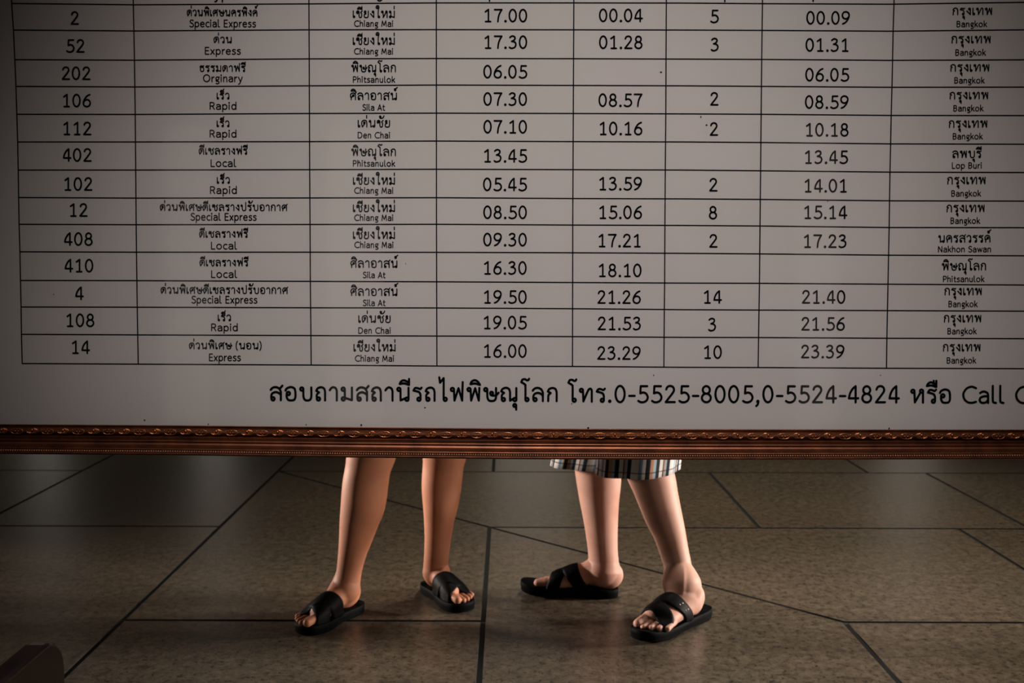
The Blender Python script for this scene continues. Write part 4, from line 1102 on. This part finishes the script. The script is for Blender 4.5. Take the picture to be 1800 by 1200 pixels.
up, hcR, ER = upper(hipR, [hipR + (-0.04, 0.07, -0.04), hipR + (0.04, -0.07, -0.04)], (-0.75, -0.65), 1.72, [kC, kD])
prR = tf(pC, frC) + tf(pD, frD) + chain_prims(chC) + chain_prims(chD)
for ch, fr in ((chC, frC), (chD, frD)):
    ank = fr[0] @ np.array([0.052, 0, 0.082]) + fr[1]; prR.append(rc(ch[-1][0], ank, ch[-1][1], 0.031, 0.012))
surface(prR + up, 0.0026, [(0.14, 0.0025), (0.62, 0.004), (9, 0.007)], 'body', SKIN_R, PR_)
make_sandal(PR_, frC, 1, pC, 1.06, [(0.108, 0.112, 0.046, 0.044, 0.0012, 0.040), (0.196, 0.196, 0.040, 0.040, 0.0, -0.018)], slen=0.282, shift=0.028)
make_sandal(PR_, frD, -1, pD, 1.06, [(0.140, 0.092, 0.042, 0.040, 0.0012, 0.024), (0.192, 0.202, 0.044, 0.036, 0.0, -0.018)], rivets=True, slen=0.312, shift=-0.024)
nails(PR_, frC, nC, None); nails(PR_, frD, nD, None)
STRIPE = mat('striped_cotton', (0.5, 0.5, 0.5), 0.9, spec=0.2)
def stripes(m):
    at = nd(m, 'ShaderNodeAttribute', attribute_name='round'); al = nd(m, 'ShaderNodeAttribute', attribute_name='along')
    mu = nd(m, 'ShaderNodeMath', operation='MULTIPLY'); mu.inputs[1].default_value = 3.0; lk(m, at.outputs['Fac'], mu.inputs[0])
    fr = nd(m, 'ShaderNodeMath', operation='FRACT'); lk(m, mu.outputs[0], fr.inputs[0])
    r = nd(m, 'ShaderNodeValToRGB'); r.color_ramp.interpolation = 'CONSTANT'
    w_, b_, k_, t_, g_2 = (0.62, 0.60, 0.57), (0.16, 0.27, 0.40), (0.015, 0.018, 0.024), (0.42, 0.22, 0.13), (0.28, 0.36, 0.42)
    st = [(0, w_), (0.10, k_), (0.20, g_2), (0.27, t_), (0.35, k_), (0.45, w_), (0.52, b_), (0.60, w_), (0.78, k_), (0.88, g_2), (0.93, t_), (0.97, k_)]
    while len(r.color_ramp.elements) < len(st): r.color_ramp.elements.new(0.5)
    for e, (p, c) in zip(r.color_ramp.elements, st): e.position = p; e.color = (*c, 1)
    lk(m, fr.outputs[0], r.inputs[0])
    # dark seam near the hem
    r2 = nd(m, 'ShaderNodeValToRGB'); r2.color_ramp.interpolation = 'CONSTANT'
    st = [(0, (1, 1, 1)), (0.958, (0.35, 0.35, 0.35)), (0.966, (1, 1, 1))]
    r2.color_ramp.elements.new(0.5)
    for e, (p, c) in zip(r2.color_ramp.elements, st): e.position = p; e.color = (*c, 1)
    lk(m, al.outputs['Fac'], r2.inputs[0])
    mx = nd(m, 'ShaderNodeMix', data_type='RGBA', blend_type='MULTIPLY'); mx.inputs[0].default_value = 1
    lk(m, r.outputs[0], mx.inputs[6]); lk(m, r2.outputs[0], mx.inputs[7]); lk(m, mx.outputs[2], bsdf(m).inputs['Base Color'])
stripes(STRIPE)
hemD = on_depth(1121, 829, 3.01); hemC = on_depth(1030, 817, 3.17)
wb = lambda a: 0.06 * math.sin(4 * a + 0.8) + 0.04 * math.sin(7 * a)
def hem_tube(top, bot, rt, rbx, rby, tilt, n=96, steps=24, k0=0.0):
    secs = []
    for i in range(steps):
        q = i / (steps - 1); c = np.array(top) * (1 - q) + np.array(bot) * q
        ax_ = np.array([1.0, 0, tilt * q]); ay_ = np.array([0, 1.0, 0])
        secs.append((c, ax_, ay_, rt + (rbx - rt) * q, rt * 0.95 + (rby - rt * 0.95) * q, (lambda a, q=q: wb(a) * q)))
    v_, f_ = ring_loft('', secs, None, None, n, th=0.002); return (v_, f_, n, steps, k0)
hp = hipR
cloth_obj('shorts', [hem_tube(hp + (0.04, -0.07, -0.02), hemD, 0.125, 0.117, 0.100, 0.055), hem_tube(hp + (-0.04, 0.07, -0.02), hemC, 0.125, 0.108, 0.09, 0.0, k0=0.07),
                     (lambda q: (q[0], q[1], 48, 4, 0))(ring_loft('', [(hp + (0, 0, z), ER[:, 0], ER[:, 1], rx, ry, None) for z, rx, ry in ((0.12, 0.17, 0.13), (0.05, 0.19, 0.15), (-0.03, 0.195, 0.15), (-0.10, 0.18, 0.12))], None, None, 48))], STRIPE, PR_)
shirt_and_hair(PR_, hipR, ER, hcR, 1.72 / 1.68, SHIRT_R)
